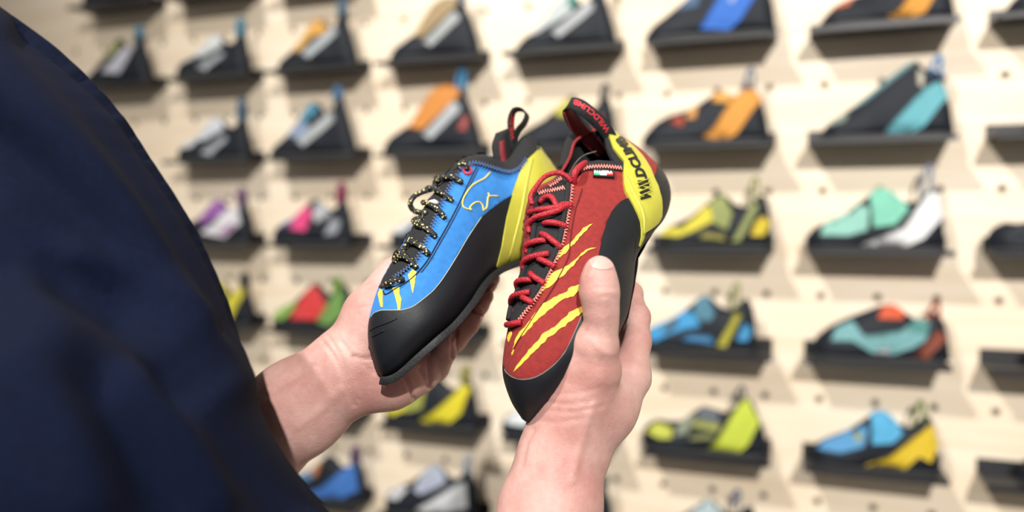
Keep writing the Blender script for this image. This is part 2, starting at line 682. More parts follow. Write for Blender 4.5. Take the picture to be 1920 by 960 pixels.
# ------------------------------------------------------------------ shoes on the wall
# a shoe is drawn in side view, in units of its length: x from toe 0 to heel 1, z up from the sole
def rubber(): return mat('black shoe rubber', (.0070, .0095, .0150), .6, noise=.15, nscale=120, bump=.1, bscale=500, spec=.22)
def dyed(col, kind='f'):
    k = .60 if max(col) - min(col) > .2 else .72
    col = tuple(c * k for c in col)
    nm = 'dyed fabric %.3f %.3f %.3f' % tuple(col)
    return mat(nm, tuple(col), .75, noise=.10, nscale=160, bump=.3, bscale=700)

TOPS = {
 'strap': [(0, .09), (.05, .15), (.15, .20), (.3, .265), (.42, .36), (.52, .44), (.6, .43), (.69, .35), (.78, .33), (.86, .41), (.92, .44), (.965, .33), (.99, .18), (1, .07)],
 'boot': [(0, .07), (.08, .15), (.2, .21), (.3, .26), (.4, .40), (.5, .52), (.6, .57), (.7, .57), (.79, .55), (.86, .45), (.92, .32), (.965, .2), (.99, .12), (1, .05)],
 'peak': [(0, .06), (.08, .12), (.2, .19), (.3, .28), (.4, .40), (.5, .50), (.58, .48), (.66, .38), (.74, .42), (.81, .56), (.86, .50), (.92, .32), (.97, .17), (1, .05)],
 'round': [(0, .06), (.05, .12), (.12, .18), (.22, .225), (.35, .25), (.46, .30), (.56, .36), (.64, .38), (.74, .34), (.8, .37), (.88, .41), (.94, .30), (.985, .15), (1, .05)],
 'lace': [(0, .06), (.06, .13), (.16, .19), (.28, .27), (.4, .36), (.52, .45), (.64, .54), (.72, .57), (.78, .50), (.83, .50), (.89, .47), (.94, .33), (.985, .18), (1, .06)],
 'slip': [(0, .09), (.05, .16), (.14, .23), (.26, .29), (.38, .34), (.5, .39), (.58, .40), (.66, .36), (.74, .31), (.82, .29), (.88, .36), (.94, .33), (.985, .2), (1, .07)],
 'low': [(0, .11), (.04, .17), (.12, .21), (.22, .20), (.32, .21), (.42, .29), (.5, .34), (.6, .32), (.68, .30), (.76, .36), (.83, .44), (.89, .38), (.95, .25), (.99, .14), (1, .06)],
}
def bg_body(top, L, W):
    ns, nr = 44, 26
    T = np.array(top)
    xs = np.linspace(0, 1, ns) ** 1.0
    xs = .5 - .5 * np.cos(np.pi * xs) * (1) if False else xs
    V, F = [], []
    for i, x in enumerate(xs):
        zt = np.interp(x, T[:, 0], T[:, 1])
        zb = .012 + .05 * max(0, x - .93) ** 1 * 2 + .02 * math.exp(-((x - .62) / .12) ** 2)
        e = min(1, (x / .10)) ** .55 * min(1, (1 - x) / .10 + .12) ** .5 if True else 1
        hw = W * (.62 + .38 * math.exp(-((x - .27) / .22) ** 2) - .10 * max(0, x - .55)) * max(.16, e)
        for k in range(nr):
            a = 2 * math.pi * k / nr
            c, s = math.cos(a), math.sin(a)
            v = .5 + .5 * c                          # 1 at top, 0 at bottom
            wv = (max(0, 1 - v ** 2.2)) ** .55 * min(1, v / .12 + .35)
            if k in (0,): wv = 0
            z = zb + (zt - zb) * v
            V.append(Vector((x * L, math.copysign(wv * hw, s) if abs(s) > 1e-6 else 0, z * L)))
    for i in range(ns - 1):
        for k in range(nr):
            l = (k + 1) % nr
            F.append((i * nr + k, (i + 1) * nr + k, (i + 1) * nr + l, i * nr + l))
    F.append(tuple(range(nr)))
    F.append(tuple((ns - 1) * nr + k for k in range(nr - 1, -1, -1)))
    return V, F

def side_patch(surf, poly, L, off, step=.035, sides=(-1, 1)):
    V2, F2, bd = poly_tri(poly, step)
    AV, AF = [], []
    for sgn in sides:
        V, N = [], []
        for x, z in V2:
            o = Vector((x * L, sgn * .5, z * L)); d = Vector((0, -sgn, 0))
            p, n = surf.ray(o, d, .5)
            V.append(p + n * off); N.append(n)
        F = []
        for f in F2:
            a, b, c = (V[i] for i in f[:3])
            F.append(tuple(f) if (b - a).cross(c - a).y * sgn > 0 else tuple(reversed(f)))
        idx = {}
        for a, b in bd:
            for q in (a, b):
                if q not in idx:
                    idx[q] = len(V); V.append(V[q] - N[q] * (off + .001))
        for a, b in bd: F.append((a, b, idx[b], idx[a]))
        o0 = len(AV)
        AV += V; AF += [tuple(i + o0 for i in f) for f in F]
    return AV, AF

def wall_shoe(row, col, style, patches, loop, label, dx=.10, L=.208, group='climbing shoes on the wall shelves', base=None, scale_h=1.0):
    L *= 1.06; dx -= .03; scale_h *= 1.10
    top = [(x, z * scale_h) for x, z in TOPS[style]]
    u = (col - 5) * COLP - SHL / 2 + dx * SHL
    w = wallp(u, -row * ROWP + SHT + .0005, SHD * .52)
    t = empty('climbing_shoe', w, label, 'climbing shoe', group)
    t.rotation_euler = (0, 0, RZ)
    V, F = bg_body(top, L, .036)
    surf = Surf(V, F)
    mesh_obj('rand', V, F, base or rubber(), t, True, True)
    # sole slab
    sv, sf = [], []
    n = 22
    for i in range(n):
        x = i / (n - 1)
        e = min(1, (x / .12)) ** .5 * min(1, (1 - x) / .12 + .1) ** .5
        hw = .036 * (.60 + .38 * math.exp(-((x - .27) / .22) ** 2) - .10 * max(0, x - .55)) * max(.16, e)
        z0 = .0 + (.03 if x > .97 else 0)
        for y in (-hw, hw):
            sv += [Vector((x * L, y, z0 * L)), Vector((x * L, y * 1.03, (z0 + .032) * L))]
    for i in range(n - 1):
        a, b = i * 4, i * 4 + 4
        sf += [(a, b, b + 1, a + 1), (a + 2, a + 3, b + 3, b + 2), (a, a + 2, b + 2, b), (a + 1, b + 1, b + 3, a + 3)]
    sf += [(0, 1, 3, 2), (4 * n - 4, 4 * n - 2, 4 * n - 1, 4 * n - 3)]
    mesh_obj('sole', sv, sf, mat('dark grey sole rubber', (.035, .036, .038), .6, noise=.1, nscale=100), t, False, True)
    for j, (nm, colr, poly) in enumerate(patches):
        poly = [(x, z * scale_h) for x, z in poly]
        V, F = side_patch(surf, poly, L, .0012 + .0006 * j, sides=(-1, 1) if max(z - np.interp(x, *np.array(top).T) for x, z in poly) > -.004 else (-1,))
        mesh_obj(nm, V, F, dyed(colr), t, True, True)
    # pull loop at the heel
    if loop:
        lx, lz, lc, hgt = loop
        lz *= scale_h
        pts = []
        for k in range(13):
            a = math.pi * k / 12
            pts.append(Vector(((lx + .034 * -math.cos(a) + .02 * math.sin(a)) * L, 0, (lz - .03 + hgt * math.sin(a) ** .7) * L)))
        V, F = ribbon_vf(pts, Vector((0, .0075, 0)), .0050)
        mesh_obj('pull_loop', V, F, dyed(lc), t, False, True)
    return t

WH, GR, DK = (.66, .68, .70), (.30, .33, .37), (.03, .033, .038)
BL, TEAL, ORG, YEL, RED = (.05, .30, .72), (.22, .55, .62), (.80, .33, .05), (.78, .68, .05), (.72, .05, .05)
CY, LIME, MINT, PINK = (.12, .50, .78), (.68, .78, .07), (.25, .70, .52), (.85, .06, .25)
HEELBAND = [(.50, .05), (.60, .10), (.80, .42), (.90, .40), (.93, .32), (.78, .06), (.64, .03)]
LOGO = [(.40, .14), (.74, .40), (.80, .36), (.80, .31), (.47, .09)]
VAMP = [(.10, .15), (.2, .16), (.34, .19), (.44, .26), (.40, .33), (.30, .255), (.18, .205), (.1, .175)]
STRAP = [(.36, .22), (.44, .19), (.62, .27), (.68, .31), (.63, .40), (.54, .44), (.48, .41), (.42, .34)]

shoes = [
 # row A (-2)
 (-2, 0, 'peak', [('upper', (.25, .26, .08), [(.3, .22), (.5, .30), (.62, .40), (.5, .48), (.38, .36)]), ('side_panel', (.50, .50, .56), [(.38, .12), (.72, .46), (.84, .40), (.62, .10)])], (.82, .50, (.10, .35, .55), .14), 'black climbing shoe with wide pale grey side panel and olive vamp'),
 (-2, 1, 'strap', [('vamp', WH, VAMP), ('strap', (.62, .66, .66), STRAP), ('strap_edge', (.75, .22, .04), [(.36, .30), (.41, .28), (.46, .37), (.42, .38)]), ('logo_panel', (.40, .43, .45), [(.40, .09), (.70, .24), (.74, .20), (.5, .06)])], (.88, .42, (.10, .35, .52), .20), 'black climbing shoe with white straps and small orange tab'),
 (-2, 2, 'peak', [('vamp', (.72, .42, .10), [(.22, .18), (.38, .16), (.50, .30), (.44, .40), (.32, .30)]), ('strap', (.78, .40, .07), [(.40, .36), (.50, .29), (.66, .34), (.62, .43), (.52, .49), (.44, .44)]), ('logo_panel', (.42, .46, .48), LOGO)], (.81, .53, (.12, .24, .36), .16), 'black climbing shoe with amber yellow straps and grey logo panel'),
 (-2, 3, 'boot', [('upper', (.42, .30, .15), [(.28, .23), (.44, .20), (.78, .47), (.77, .55), (.65, .565), (.52, .53), (.42, .42), (.34, .31)]), ('logo_panel', (.42, .44, .44), [(.44, .15), (.74, .42), (.82, .38), (.81, .33), (.52, .11)])], (.80, .54, (.06, .22, .36), .15), 'slip-on climbing shoe with tan cuff and grey logo panel'),
 (-2, 4, 'peak', [('vamp', (.50, .55, .55), [(.10, .12), (.26, .14), (.42, .22), (.58, .30), (.62, .42), (.5, .49), (.38, .36), (.22, .20)]), ('tongue', (.03, .20, .15), [(.54, .34), (.62, .36), (.63, .43), (.55, .47)]), ('logo_panel', (.42, .44, .46), LOGO)], (.83, .50, (.04, .05, .07), .16), 'black climbing shoe with pale grey laced vamp and dark green tongue'),
 (-2, 5, 'lace', [('vamp', (.06, .12, .22), [(.26, .20), (.42, .22), (.46, .36), (.38, .33)]), ('heel_band', (.03, .18, .70), [(.44, .06), (.50, .16), (.68, .45), (.80, .48), (.92, .36), (.74, .10), (.66, .05)]), ('logo', (.40, .52, .85), [(.64, .25), (.71, .33), (.74, .30), (.68, .22)])], (.86, .46, DK, .14), 'large black climbing shoe with royal blue heel band', .0, .236),
 (-2, 6, 'round', [('toe_patch', (.70, .18, .08), [(.08, .13), (.22, .15), (.26, .215), (.16, .20), (.1, .17)]), ('heel_band', (.82, .36, .04), HEELBAND)], (.86, .39, (.05, .2, .4), .14), 'black climbing shoe with orange red toe patch and orange heel band', .10, .212),
 (-2, 7, 'round', [('vamp', (.03, .035, .05), VAMP)], (.86, .39, DK, .14), 'plain navy black climbing shoe on a high shelf'),
 # row B (-1)
 (-1, 1, 'strap', [('vamp', WH, [(.04, .10), (.16, .12), (.3, .13), (.42, .24), (.4, .33), (.3, .25), (.15, .19), (.06, .15)]), ('strap', (.58, .62, .66), STRAP), ('logo_panel', (.42, .44, .47), [(.42, .07), (.72, .24), (.76, .20), (.54, .05)])], (.88, .42, (.06, .14, .24), .24), 'black and white climbing shoe with pale straps and navy heel loop'),
 (-1, 2, 'peak', [('vamp', (.28, .36, .52), [(.24, .20), (.42, .16), (.54, .24), (.48, .34), (.34, .29)]), ('strap', (.05, .28, .42), [(.40, .32), (.46, .30), (.60, .41), (.56, .47), (.5, .48)]), ('logo_panel', (.42, .45, .46), LOGO)], (.79, .53, (.10, .26, .50), .13), 'black climbing shoe with slate blue vamp and grey logo panel', .0, .225),
 (-1, 3, 'boot', [('upper', (.72, .27, .04), [(.18, .18), (.30, .22), (.46, .19), (.80, .46), (.79, .54), (.65, .565), (.52, .53), (.42, .42), (.34, .30)]), ('logo_panel', (.45, .48, .50), [(.46, .15), (.74, .42), (.82, .38), (.81, .33), (.54, .11)]), ('logo', (.45, .09, .08), [(.80, .18), (.85, .30), (.90, .27), (.88, .17)])], (.80, .54, (.07, .38, .72), .20), 'slip-on climbing shoe with bright orange cuff and blue loop', .03, .228),
 (-1, 4, 'strap', [('strap', (.55, .52, .05), [(.40, .30), (.52, .26), (.64, .31), (.60, .41), (.52, .43)]), ('logo', (.55, .06, .06), [(.80, .14), (.88, .16), (.88, .28), (.80, .25)])], (.88, .42, DK, .16), 'black climbing shoe with yellow strap and red heel logo'),
 (-1, 5, 'round', [('toe_print', (.45, .07, .03), [(.24, .16), (.34, .12), (.36, .17), (.30, .21)]), ('strap', (.75, .36, .10), [(.36, .18), (.44, .18), (.46, .28), (.40, .26)]), ('upper_strap', (.80, .40, .08), [(.56, .30), (.70, .28), (.72, .34), (.64, .375), (.58, .365)]), ('heel_band', (.84, .36, .05), [(.50, .05), (.58, .11), (.78, .39), (.86, .40), (.935, .30), (.76, .06), (.66, .03)])], (.84, .38, (.05, .14, .26), .20), 'long black climbing shoe with bright orange heel band', -.02, .232),
 (-1, 6, 'lace', [('laces', (.16, .34, .37), [(.20, .20), (.34, .27), (.50, .39), (.66, .51), (.72, .56), (.64, .535), (.52, .445), (.4, .355), (.28, .265)]), ('toe_patch', (.24, .32, .26), [(.05, .10), (.18, .12), (.22, .19), (.12, .165)]), ('tongue', (.50, .46, .38), [(.72, .38), (.76, .36), (.77, .46), (.72, .50)]), ('heel_band', (.16, .52, .60), [(.48, .04), (.56, .13), (.78, .36), (.88, .40), (.94, .29), (.78, .08), (.68, .03)])], (.86, .47, (.03, .25, .60), .16), 'tall laced black climbing shoe with turquoise heel band', .12, .21),
 (-1, 7, 'round', [('vamp', (.035, .037, .042), VAMP)], (.86, .39, DK, .14), 'plain black climbing shoe with a low rounded toe', .26),
 # row C (0)
 (0, 1, 'strap', [('heel_band', (.72, .70, .74), [(.40, .10), (.56, .20), (.74, .40), (.86, .40), (.92, .20), (.7, .05)]), ('logo', (.42, .22, .40), [(.62, .10), (.80, .20), (.86, .16), (.7, .07)]), ('strap', (.35, .12, .45), STRAP)], (.86, .42, (.22, .10, .24), .18), 'white and purple climbing shoe with plum loop'),
 (0, 2, 'strap', [('vamp', (.10, .12, .30), VAMP), ('strap', PINK, [(.32, .14), (.50, .12), (.56, .30), (.48, .40), (.36, .30)]), ('side_panel', (.42, .43, .45), [(.56, .28), (.62, .20), (.78, .30), (.68, .35), (.6, .42)]), ('heel_logo', (.30, .32, .36), [(.72, .08), (.88, .10), (.92, .22), (.80, .26)])], (.86, .42, (.35, .03, .12), .22), 'black climbing shoe with hot pink strap and grey side', .02),
 (0, 3, 'strap', [('vamp', (.62, .65, .68), [(.04, .11), (.20, .10), (.34, .20), (.28, .26), (.14, .195)]), ('upper', (.16, .42, .78), [(.34, .16), (.56, .16), (.66, .32), (.54, .42), (.42, .34)]), ('strap', (.62, .66, .10), [(.36, .28), (.44, .30), (.55, .42), (.5, .43)])], (.88, .42, DK, .16), 'climbing shoe with white toe and light blue upper'),
 (0, 4, 'strap', [('vamp', (.2, .2, .22), VAMP)], (.88, .42, DK, .16), 'dark climbing shoe on the shelf behind the held red shoe'),
 (0, 5, 'strap', [('toe_stripe', YEL, [(.02, .10), (.20, .09), (.34, .14), (.50, .22), (.58, .24), (.52, .33), (.42, .34), (.34, .25), (.22, .17), (.08, .165)]), ('vamp', DK, [(.12, .165), (.24, .16), (.30, .24), (.2, .21)]), ('strap', (.34, .38, .12), [(.46, .38), (.50, .20), (.62, .15), (.66, .28), (.58, .43)]), ('side_stripe', (.26, .24, .06), [(.38, .08), (.60, .07), (.60, .12), (.42, .13)]), ('heel_strap', (.36, .40, .14), [(.66, .06), (.84, .36), (.89, .34), (.73, .06)]), ('heel_patch', (.80, .60, .03), [(.82, .10), (.92, .10), (.97, .20), (.92, .26), (.85, .20)])], (.83, .38, (.22, .24, .05), .24), 'black climbing shoe with yellow toe stripe and olive straps', .12, .208),
 (0, 6, 'strap', [('vamp', (.32, .66, .56), [(.10, .10), (.30, .10), (.44, .14), (.46, .30), (.38, .33), (.28, .25), (.14, .19)]), ('strap', MINT, [(.48, .16), (.64, .18), (.74, .29), (.66, .39), (.55, .445), (.46, .41)]), ('heel_band', (.82, .82, .83), [(.40, .03), (.70, .16), (.88, .40), (.935, .41), (.97, .24), (.84, .08), (.68, .02)])], (.86, .40, (.22, .26, .33), .25), 'mint green climbing shoe with white heel band', .03, .222),
 (0, 7, 'low', [('vamp', (.03, .035, .045), [(.1, .12), (.3, .12), (.42, .26), (.2, .19)])], (.84, .40, DK, .14), 'plain black climbing shoe with a blunt squared toe', .02),
 # row D (1)
 (1, 1, 'strap', [('strap', (.70, .60, .06), STRAP), ('heel_band', (.75, .66, .05), HEELBAND)], (.88, .42, DK, .16), 'mustard strapped black climbing shoe beside the navy shirt'),
 (1, 2, 'strap', [('vamp', (.30, .52, .10), [(.04, .08), (.24, .09), (.36, .20), (.36, .30), (.26, .24), (.1, .17)]), ('strap', (.76, .04, .04), [(.32, .10), (.62, .10), (.72, .24), (.64, .34), (.56, .43), (.44, .33)]), ('heel_band', (.18, .36, .08), [(.62, .08), (.76, .30), (.84, .38), (.92, .36), (.93, .16), (.78, .05)])], (.80, .36, (.25, .48, .08), .18), 'green and red climbing shoe with lime loop', .0, .215),
 (1, 3, 'strap', [('vamp', (.10, .11, .13), VAMP)], (.88, .42, DK, .16), 'charcoal climbing shoe on the shelf behind the hand'),
 (1, 4, 'strap', [('vamp', (.06, .065, .08), VAMP)], (.88, .42, DK, .16), 'near black climbing shoe behind the held shoe pair'),
 (1, 5, 'strap', [('toe_stripe', (.05, .36, .72), [(.0, .10), (.12, .06), (.26, .13), (.40, .18), (.52, .20), (.48, .30), (.38, .32), (.26, .24), (.1, .17)]), ('vamp', (.05, .06, .04), [(.18, .15), (.24, .14), (.34, .22), (.28, .24)]), ('strap', (.08, .24, .34), [(.46, .36), (.48, .26), (.60, .24), (.64, .30), (.58, .43), (.52, .43)]), ('side_stripe', (.06, .24, .48), [(.36, .09), (.64, .07), (.62, .13), (.42, .14)]), ('heel_strap', (.50, .46, .04), [(.66, .06), (.82, .31), (.87, .30), (.74, .05)]), ('heel_patch', (.06, .34, .66), [(.83, .10), (.92, .10), (.95, .20), (.88, .25)])], (.80, .36, (.28, .30, .06), .24), 'bright blue and black climbing shoe with yellow heel strap', .0, .212),
 (1, 6, 'slip', [('upper', (.20, .46, .48), [(.14, .13), (.30, .14), (.44, .06), (.58, .05), (.72, .10), (.82, .16), (.86, .28), (.76, .30), (.64, .22), (.5, .20), (.38, .18), (.30, .28), (.18, .22)]), ('cuff', (.07, .24, .22), [(.70, .22), (.84, .20), (.86, .29), (.74, .305)]), ('strap', (.80, .12, .04), [(.48, .30), (.66, .30), (.67, .35), (.60, .395), (.52, .385)]), ('logo', (.50, .48, .50), [(.46, .065), (.56, .07), (.57, .10), (.48, .09)]), ('heel_strap', (.28, .06, .03), [(.72, .02), (.90, .24), (.97, .19), (.82, .02)])], (.88, .32, (.50, .08, .03), .14), 'teal climbing shoe with coral red strap and loop', .08, .222),
 (1, 7, 'low', [('vamp', (.05, .052, .06), [(.1, .12), (.3, .12), (.42, .26), (.2, .19)])], (.84, .40, DK, .14), 'dark grey black climbing shoe beside an empty shelf end', .30),
 # row E (2)
 (2, 2, 'strap', [('vamp', (.72, .70, .06), VAMP), ('heel_band', (.70, .68, .05), [(.66, .08), (.80, .34), (.93, .34), (.96, .14), (.84, .06)])], (.88, .42, DK, .14), 'black climbing shoe with pale yellow heel beside the wrist'),
 (2, 3, 'strap', [('toe_patch', (.78, .72, .04), [(.02, .10), (.16, .08), (.30, .14), (.28, .24), (.14, .20)]), ('vamp', (.36, .38, .06), [(.30, .12), (.46, .16), (.50, .36), (.40, .33), (.3, .25)]), ('heel_band', (.84, .72, .02), [(.44, .06), (.58, .14), (.78, .30), (.86, .39), (.94, .36), (.86, .14), (.70, .02), (.56, .02)])], (.86, .42, (.40, .38, .05), .16), 'yellow and black climbing shoe below the open palm', .02, .222),
 (2, 4, 'strap', [('vamp', (.70, .74, .76), [(.04, .10), (.30, .10), (.38, .28), (.28, .25), (.12, .185)]), ('strap', (.10, .40, .70), STRAP)], (.88, .42, DK, .16), 'climbing shoe with white vamp and sky blue strap', -.03, .215),
 (2, 5, 'low', [('toe_patch', (.60, .64, .08), [(.04, .12), (.16, .09), (.26, .10), (.26, .17), (.12, .195)]), ('laces', (.22, .25, .18), [(.28, .12), (.38, .14), (.46, .28), (.40, .27), (.3, .19)]), ('vamp', (.10, .12, .14), [(.44, .26), (.62, .22), (.62, .31), (.5, .335)]), ('upper', (.36, .38, .10), [(.40, .20), (.62, .17), (.64, .23), (.46, .25)]), ('side_stripe', (.18, .20, .06), [(.40, .10), (.60, .12), (.58, .16), (.42, .14)]), ('heel_band', (.64, .74, .06), [(.54, .03), (.62, .12), (.78, .36), (.84, .42), (.93, .26), (.86, .10), (.76, .015), (.64, .005)])], (.78, .40, (.05, .06, .08), .14), 'black climbing shoe with lime green heel band and toe', .0, .232),
 (2, 6, 'strap', [('vamp', (.10, .36, .68), [(.06, .12), (.24, .12), (.42, .18), (.46, .32), (.38, .33), (.28, .25), (.12, .18)]), ('logo', (.30, .34, .16), [(.34, .22), (.40, .21), (.41, .27), (.36, .28)]), ('strap', (.10, .48, .80), [(.48, .20), (.64, .22), (.72, .29), (.66, .38), (.56, .445), (.48, .41)]), ('heel_band', (.86, .60, .02), [(.42, .03), (.62, .12), (.84, .30), (.93, .38), (.975, .22), (.92, .10), (.84, .14), (.74, .04), (.62, .005)])], (.84, .38, (.20, .24, .06), .20), 'sky blue climbing shoe with golden yellow heel band', .08, .21),
 (2, 7, 'slip', [('vamp', (.22, .50, .06), [(.24, .20), (.40, .22), (.46, .34), (.34, .31)])], (.88, .32, DK, .12), 'graphite climbing shoe with bright green vamp', .26, .208),
 # row F (3)
 (3, 2, 'strap', [('vamp', (.10, .26, .48), VAMP), ('heel_band', (.05, .20, .62), [(.30, .06), (.50, .14), (.76, .34), (.90, .40), (.95, .15), (.7, .03)]), ('strap', (.60, .22, .05), [(.36, .26), (.44, .24), (.5, .38), (.44, .36)])], (.86, .42, (.12, .06, .16), .18), 'deep blue climbing shoe with small orange strap', .15),
 (3, 3, 'strap', [('toe_patch', (.66, .68, .70), [(.04, .10), (.20, .12), (.30, .22), (.2, .22), (.1, .175)]), ('strap', (.38, .42, .52), STRAP), ('heel_band', (.66, .68, .70), [(.40, .06), (.60, .18), (.80, .30), (.90, .34), (.92, .12), (.6, .03)])], (.88, .42, (.42, .46, .54), .18), 'black and silver white climbing shoe on a low shelf', .02, .222),
 (3, 4, 'strap', [('strap', (.3, .3, .32), STRAP)], (.88, .42, DK, .16), 'grey strapped climbing shoe on the lowest visible shelf'),
 (3, 5, 'strap', [('strap', (.40, .50, .52), STRAP), ('vamp', (.2, .3, .4), VAMP)], (.78, .42, (.06, .10, .20), .16), 'climbing shoe with pale aqua strap below the lime heeled one', .06),
]
NAMES = {-3: 'topmost', -2: 'second', -1: 'third', 0: 'fourth', 1: 'fifth', 2: 'sixth', 3: 'lowest'}
for s in shoes:
    row, col, style, pats, loop, label = s[:6]
    kw = {}
    if len(s) > 6: kw['dx'] = s[6]
    if len(s) > 7: kw['L'] = s[7]
    wall_shoe(row, col, style, pats, loop, label, **kw)
    what = label.split(' on the ')[0].split(' behind ')[0].split(' beside ')[0].split(' below ')[0]
    shelf(row, col, 'black steel shelf under the ' + what.replace('climbing shoe', 'shoe'), 'wall shelves')
wall_shoe(-3, 0, 'strap', [('vamp', (.4, .42, .42), VAMP)], (.88, .42, DK, .16), 'grey and black climbing shoe on the topmost shelf row')
shelf(-3, 0, 'black steel shelf under the grey and black shoe of the topmost row', 'wall shelves')
for c, nm in ((1, 'white strapped shoe'), (2, 'amber strapped shoe')): shelf(-3, c, 'bare underside of a black steel shelf above the ' + nm, 'wall shelves')

# ------------------------------------------------------------------ the two shoes held in the hands
def shoe_body(st, ns=150, nr=112, pl=2.2, pr=4.0):
    """stations (Lx, Ly, Rx, Ry, dL, dR, front, back): the two outlines of the shoe with their depths and bulges"""
    S = catmull(st, ns)
    V, F, info = [], [], []
    for i in range(ns):
        lx, ly, rx, ry, dl, dr, wf, wb = S[i]
        for k in range(nr):
            a = 2 * math.pi * k / nr
            u = -math.cos(a)
            s = math.sin(a)
            p = pl if u < 0 else pr
            f = math.sqrt(max(0, 1 - abs(u) ** p))
            dep = dl + (dr - dl) * (u + 1) / 2 + (-wf if s > 0 else wb) * f
            x = lx + (rx - lx) * (u + 1) / 2; y = ly + (ry - ly) * (u + 1) / 2
            V.append(P(x, y, dep))
    for i in range(ns - 1):
        for k in range(nr):
            l = (k + 1) % nr
            F.append((i * nr + k, i * nr + l, (i + 1) * nr + l, (i + 1) * nr + k)); info.append(k < nr / 2)
    c0 = len(V); V.append(sum((V[k] for k in range(nr)), Vector()) / nr)
    c1 = len(V); V.append(sum((V[(ns - 1) * nr + k] for k in range(nr)), Vector()) / nr)
    for k in range(nr):
        l = (k + 1) % nr
        F.append((c0, l, k)); info.append(False)
        F.append((c1, (ns - 1) * nr + k, (ns - 1) * nr + l)); info.append(False)
    # make normals point outwards
    a, b, c, d = (V[i] for i in F[(ns // 2) * nr + nr // 4])
    if (b - a).cross(c - a).dot(a - CAM) > 0: F = [tuple(reversed(f)) for f in F]
    return V, F, info, S

def back_patch_vf(surf, poly, off, step=8):
    V2, F2, bd = poly_tri(poly, step)
    V, miss = [], []
    for x, y in V2:
        o = P(x, y, 1.1); d = (CAM - o).normalized()
        p, n = surf.ray(o, d, .5)
        miss.append(surf.miss > .0005)
        V.append(p + n * off)
    F = []
    for f in F2:
        if any(miss[i] for i in f): continue
        a, b, c = (V[i] for i in f[:3])
        F.append(tuple(f) if (b - a).cross(c - a).dot(a - CAM) > 0 else tuple(reversed(f)))
    return tidy(V, F)

def both(surf, poly, off, step=5):
    return join_vf([patch_vf(surf, poly, off, step), back_patch_vf(surf, poly, off, step * 1.6)])

def lace_mat(name, col, fleck, scale, thr):
    m = D.materials.new(name); m.use_nodes = True
    nt = m.node_tree; b = nt.nodes['Principled BSDF']
    b.inputs['Roughness'].default_value = .6
    tc = nt.nodes.new('ShaderNodeTexCoord')
    v = nt.nodes.new('ShaderNodeTexVoronoi'); v.inputs['Scale'].default_value = scale
    nt.links.new(tc.outputs['Object'], v.inputs['Vector'])
    r = nt.nodes.new('ShaderNodeValToRGB'); r.color_ramp.interpolation = 'CONSTANT'
    r.color_ramp.elements[0].position = 0; r.color_ramp.elements[0].color = (*fleck, 1)
    r.color_ramp.elements[1].position = thr; r.color_ramp.elements[1].color = (*col, 1)
    nt.links.new(v.outputs['Distance'], r.inputs[0]); nt.links.new(r.outputs[0], b.inputs['Base Color'])
    bp = nt.nodes.new('ShaderNodeBump'); bp.inputs['Strength'].default_value = .8; bp.inputs['Distance'].default_value = .0006
    v2 = nt.nodes.new('ShaderNodeTexVoronoi'); v2.inputs['Scale'].default_value = 900
    nt.links.new(tc.outputs['Object'], v2.inputs['Vector'])
    nt.links.new(v2.outputs['Distance'], bp.inputs['Height']); nt.links.new(bp.outputs[0], b.inputs['Normal'])
    return m

RUB = mat('smooth black rubber', (.0052, .0070, .0100), .55, noise=.12, nscale=90, bump=.12, bscale=260, spec=.38)
SOLE = mat('black sole rubber', (.009, .010, .0115), .6, noise=.2, nscale=160, bump=.35, bscale=500)
BLUE = mat('blue suede', (.022, .175, .50), .8, noise=.10, nscale=220, bump=.35, bscale=1500, sheen=.25)
REDS = mat('red suede', (.215, .012, .010), .85, noise=.16, nscale=260, bump=.5, bscale=1100, sheen=.15)
YELR = mat('yellow rubber', (.43, .41, .045), .5, noise=.06, nscale=80, bump=.12, bscale=300)
YELP = mat('yellow print', (.74, .56, .055), .7, noise=.05, nscale=500, bump=.3, bscale=1100)
KNIT = mat('black knit', (.0075, .0078, .0095), .85, noise=.3, nscale=700, bump=.9, bscale=900)
LINE = mat('dark red lining', (.16, .008, .012), .8, noise=.3, nscale=400, bump=.4, bscale=900)
PINKS = mat('salmon stitch thread', (.80, .26, .22), .6, noise=.05, nscale=300)
BLUS = mat('pale blue stitch thread', (.07, .14, .32), .6, noise=.05, nscale=300)
SEAM = mat('dark seam', (.008, .012, .03), .9, noise=.05, nscale=300)
SEAMR = mat('dark red seam', (.10, .006, .008), .9, noise=.05, nscale=300)
REDT = mat('red woven lettering', (.62, .02, .035), .7, noise=.1, nscale=500)
BLKP = mat('black print', (.008, .008, .008), .5, noise=.1, nscale=300)
SILV = mat('bright steel wire', (.8, .8, .8), .2, metal=1.0, noise=.02, nscale=100)
GREENP = mat('flag green', (.02, .33, .16), .7, noise=.03, nscale=300)
WHITEP = mat('label white', (.82, .82, .82), .7, noise=.03, nscale=300)
REDP = mat('flag red', (.60, .03, .03), .7, noise=.03, nscale=300)
LACEB = lace_mat('black lace with yellow flecks', (.010, .010, .011), (.85, .72, .28), 420, .28)
LACER = lace_mat('red cord lace', (.36, .009, .020), (.13, .004, .008), 800, .26)

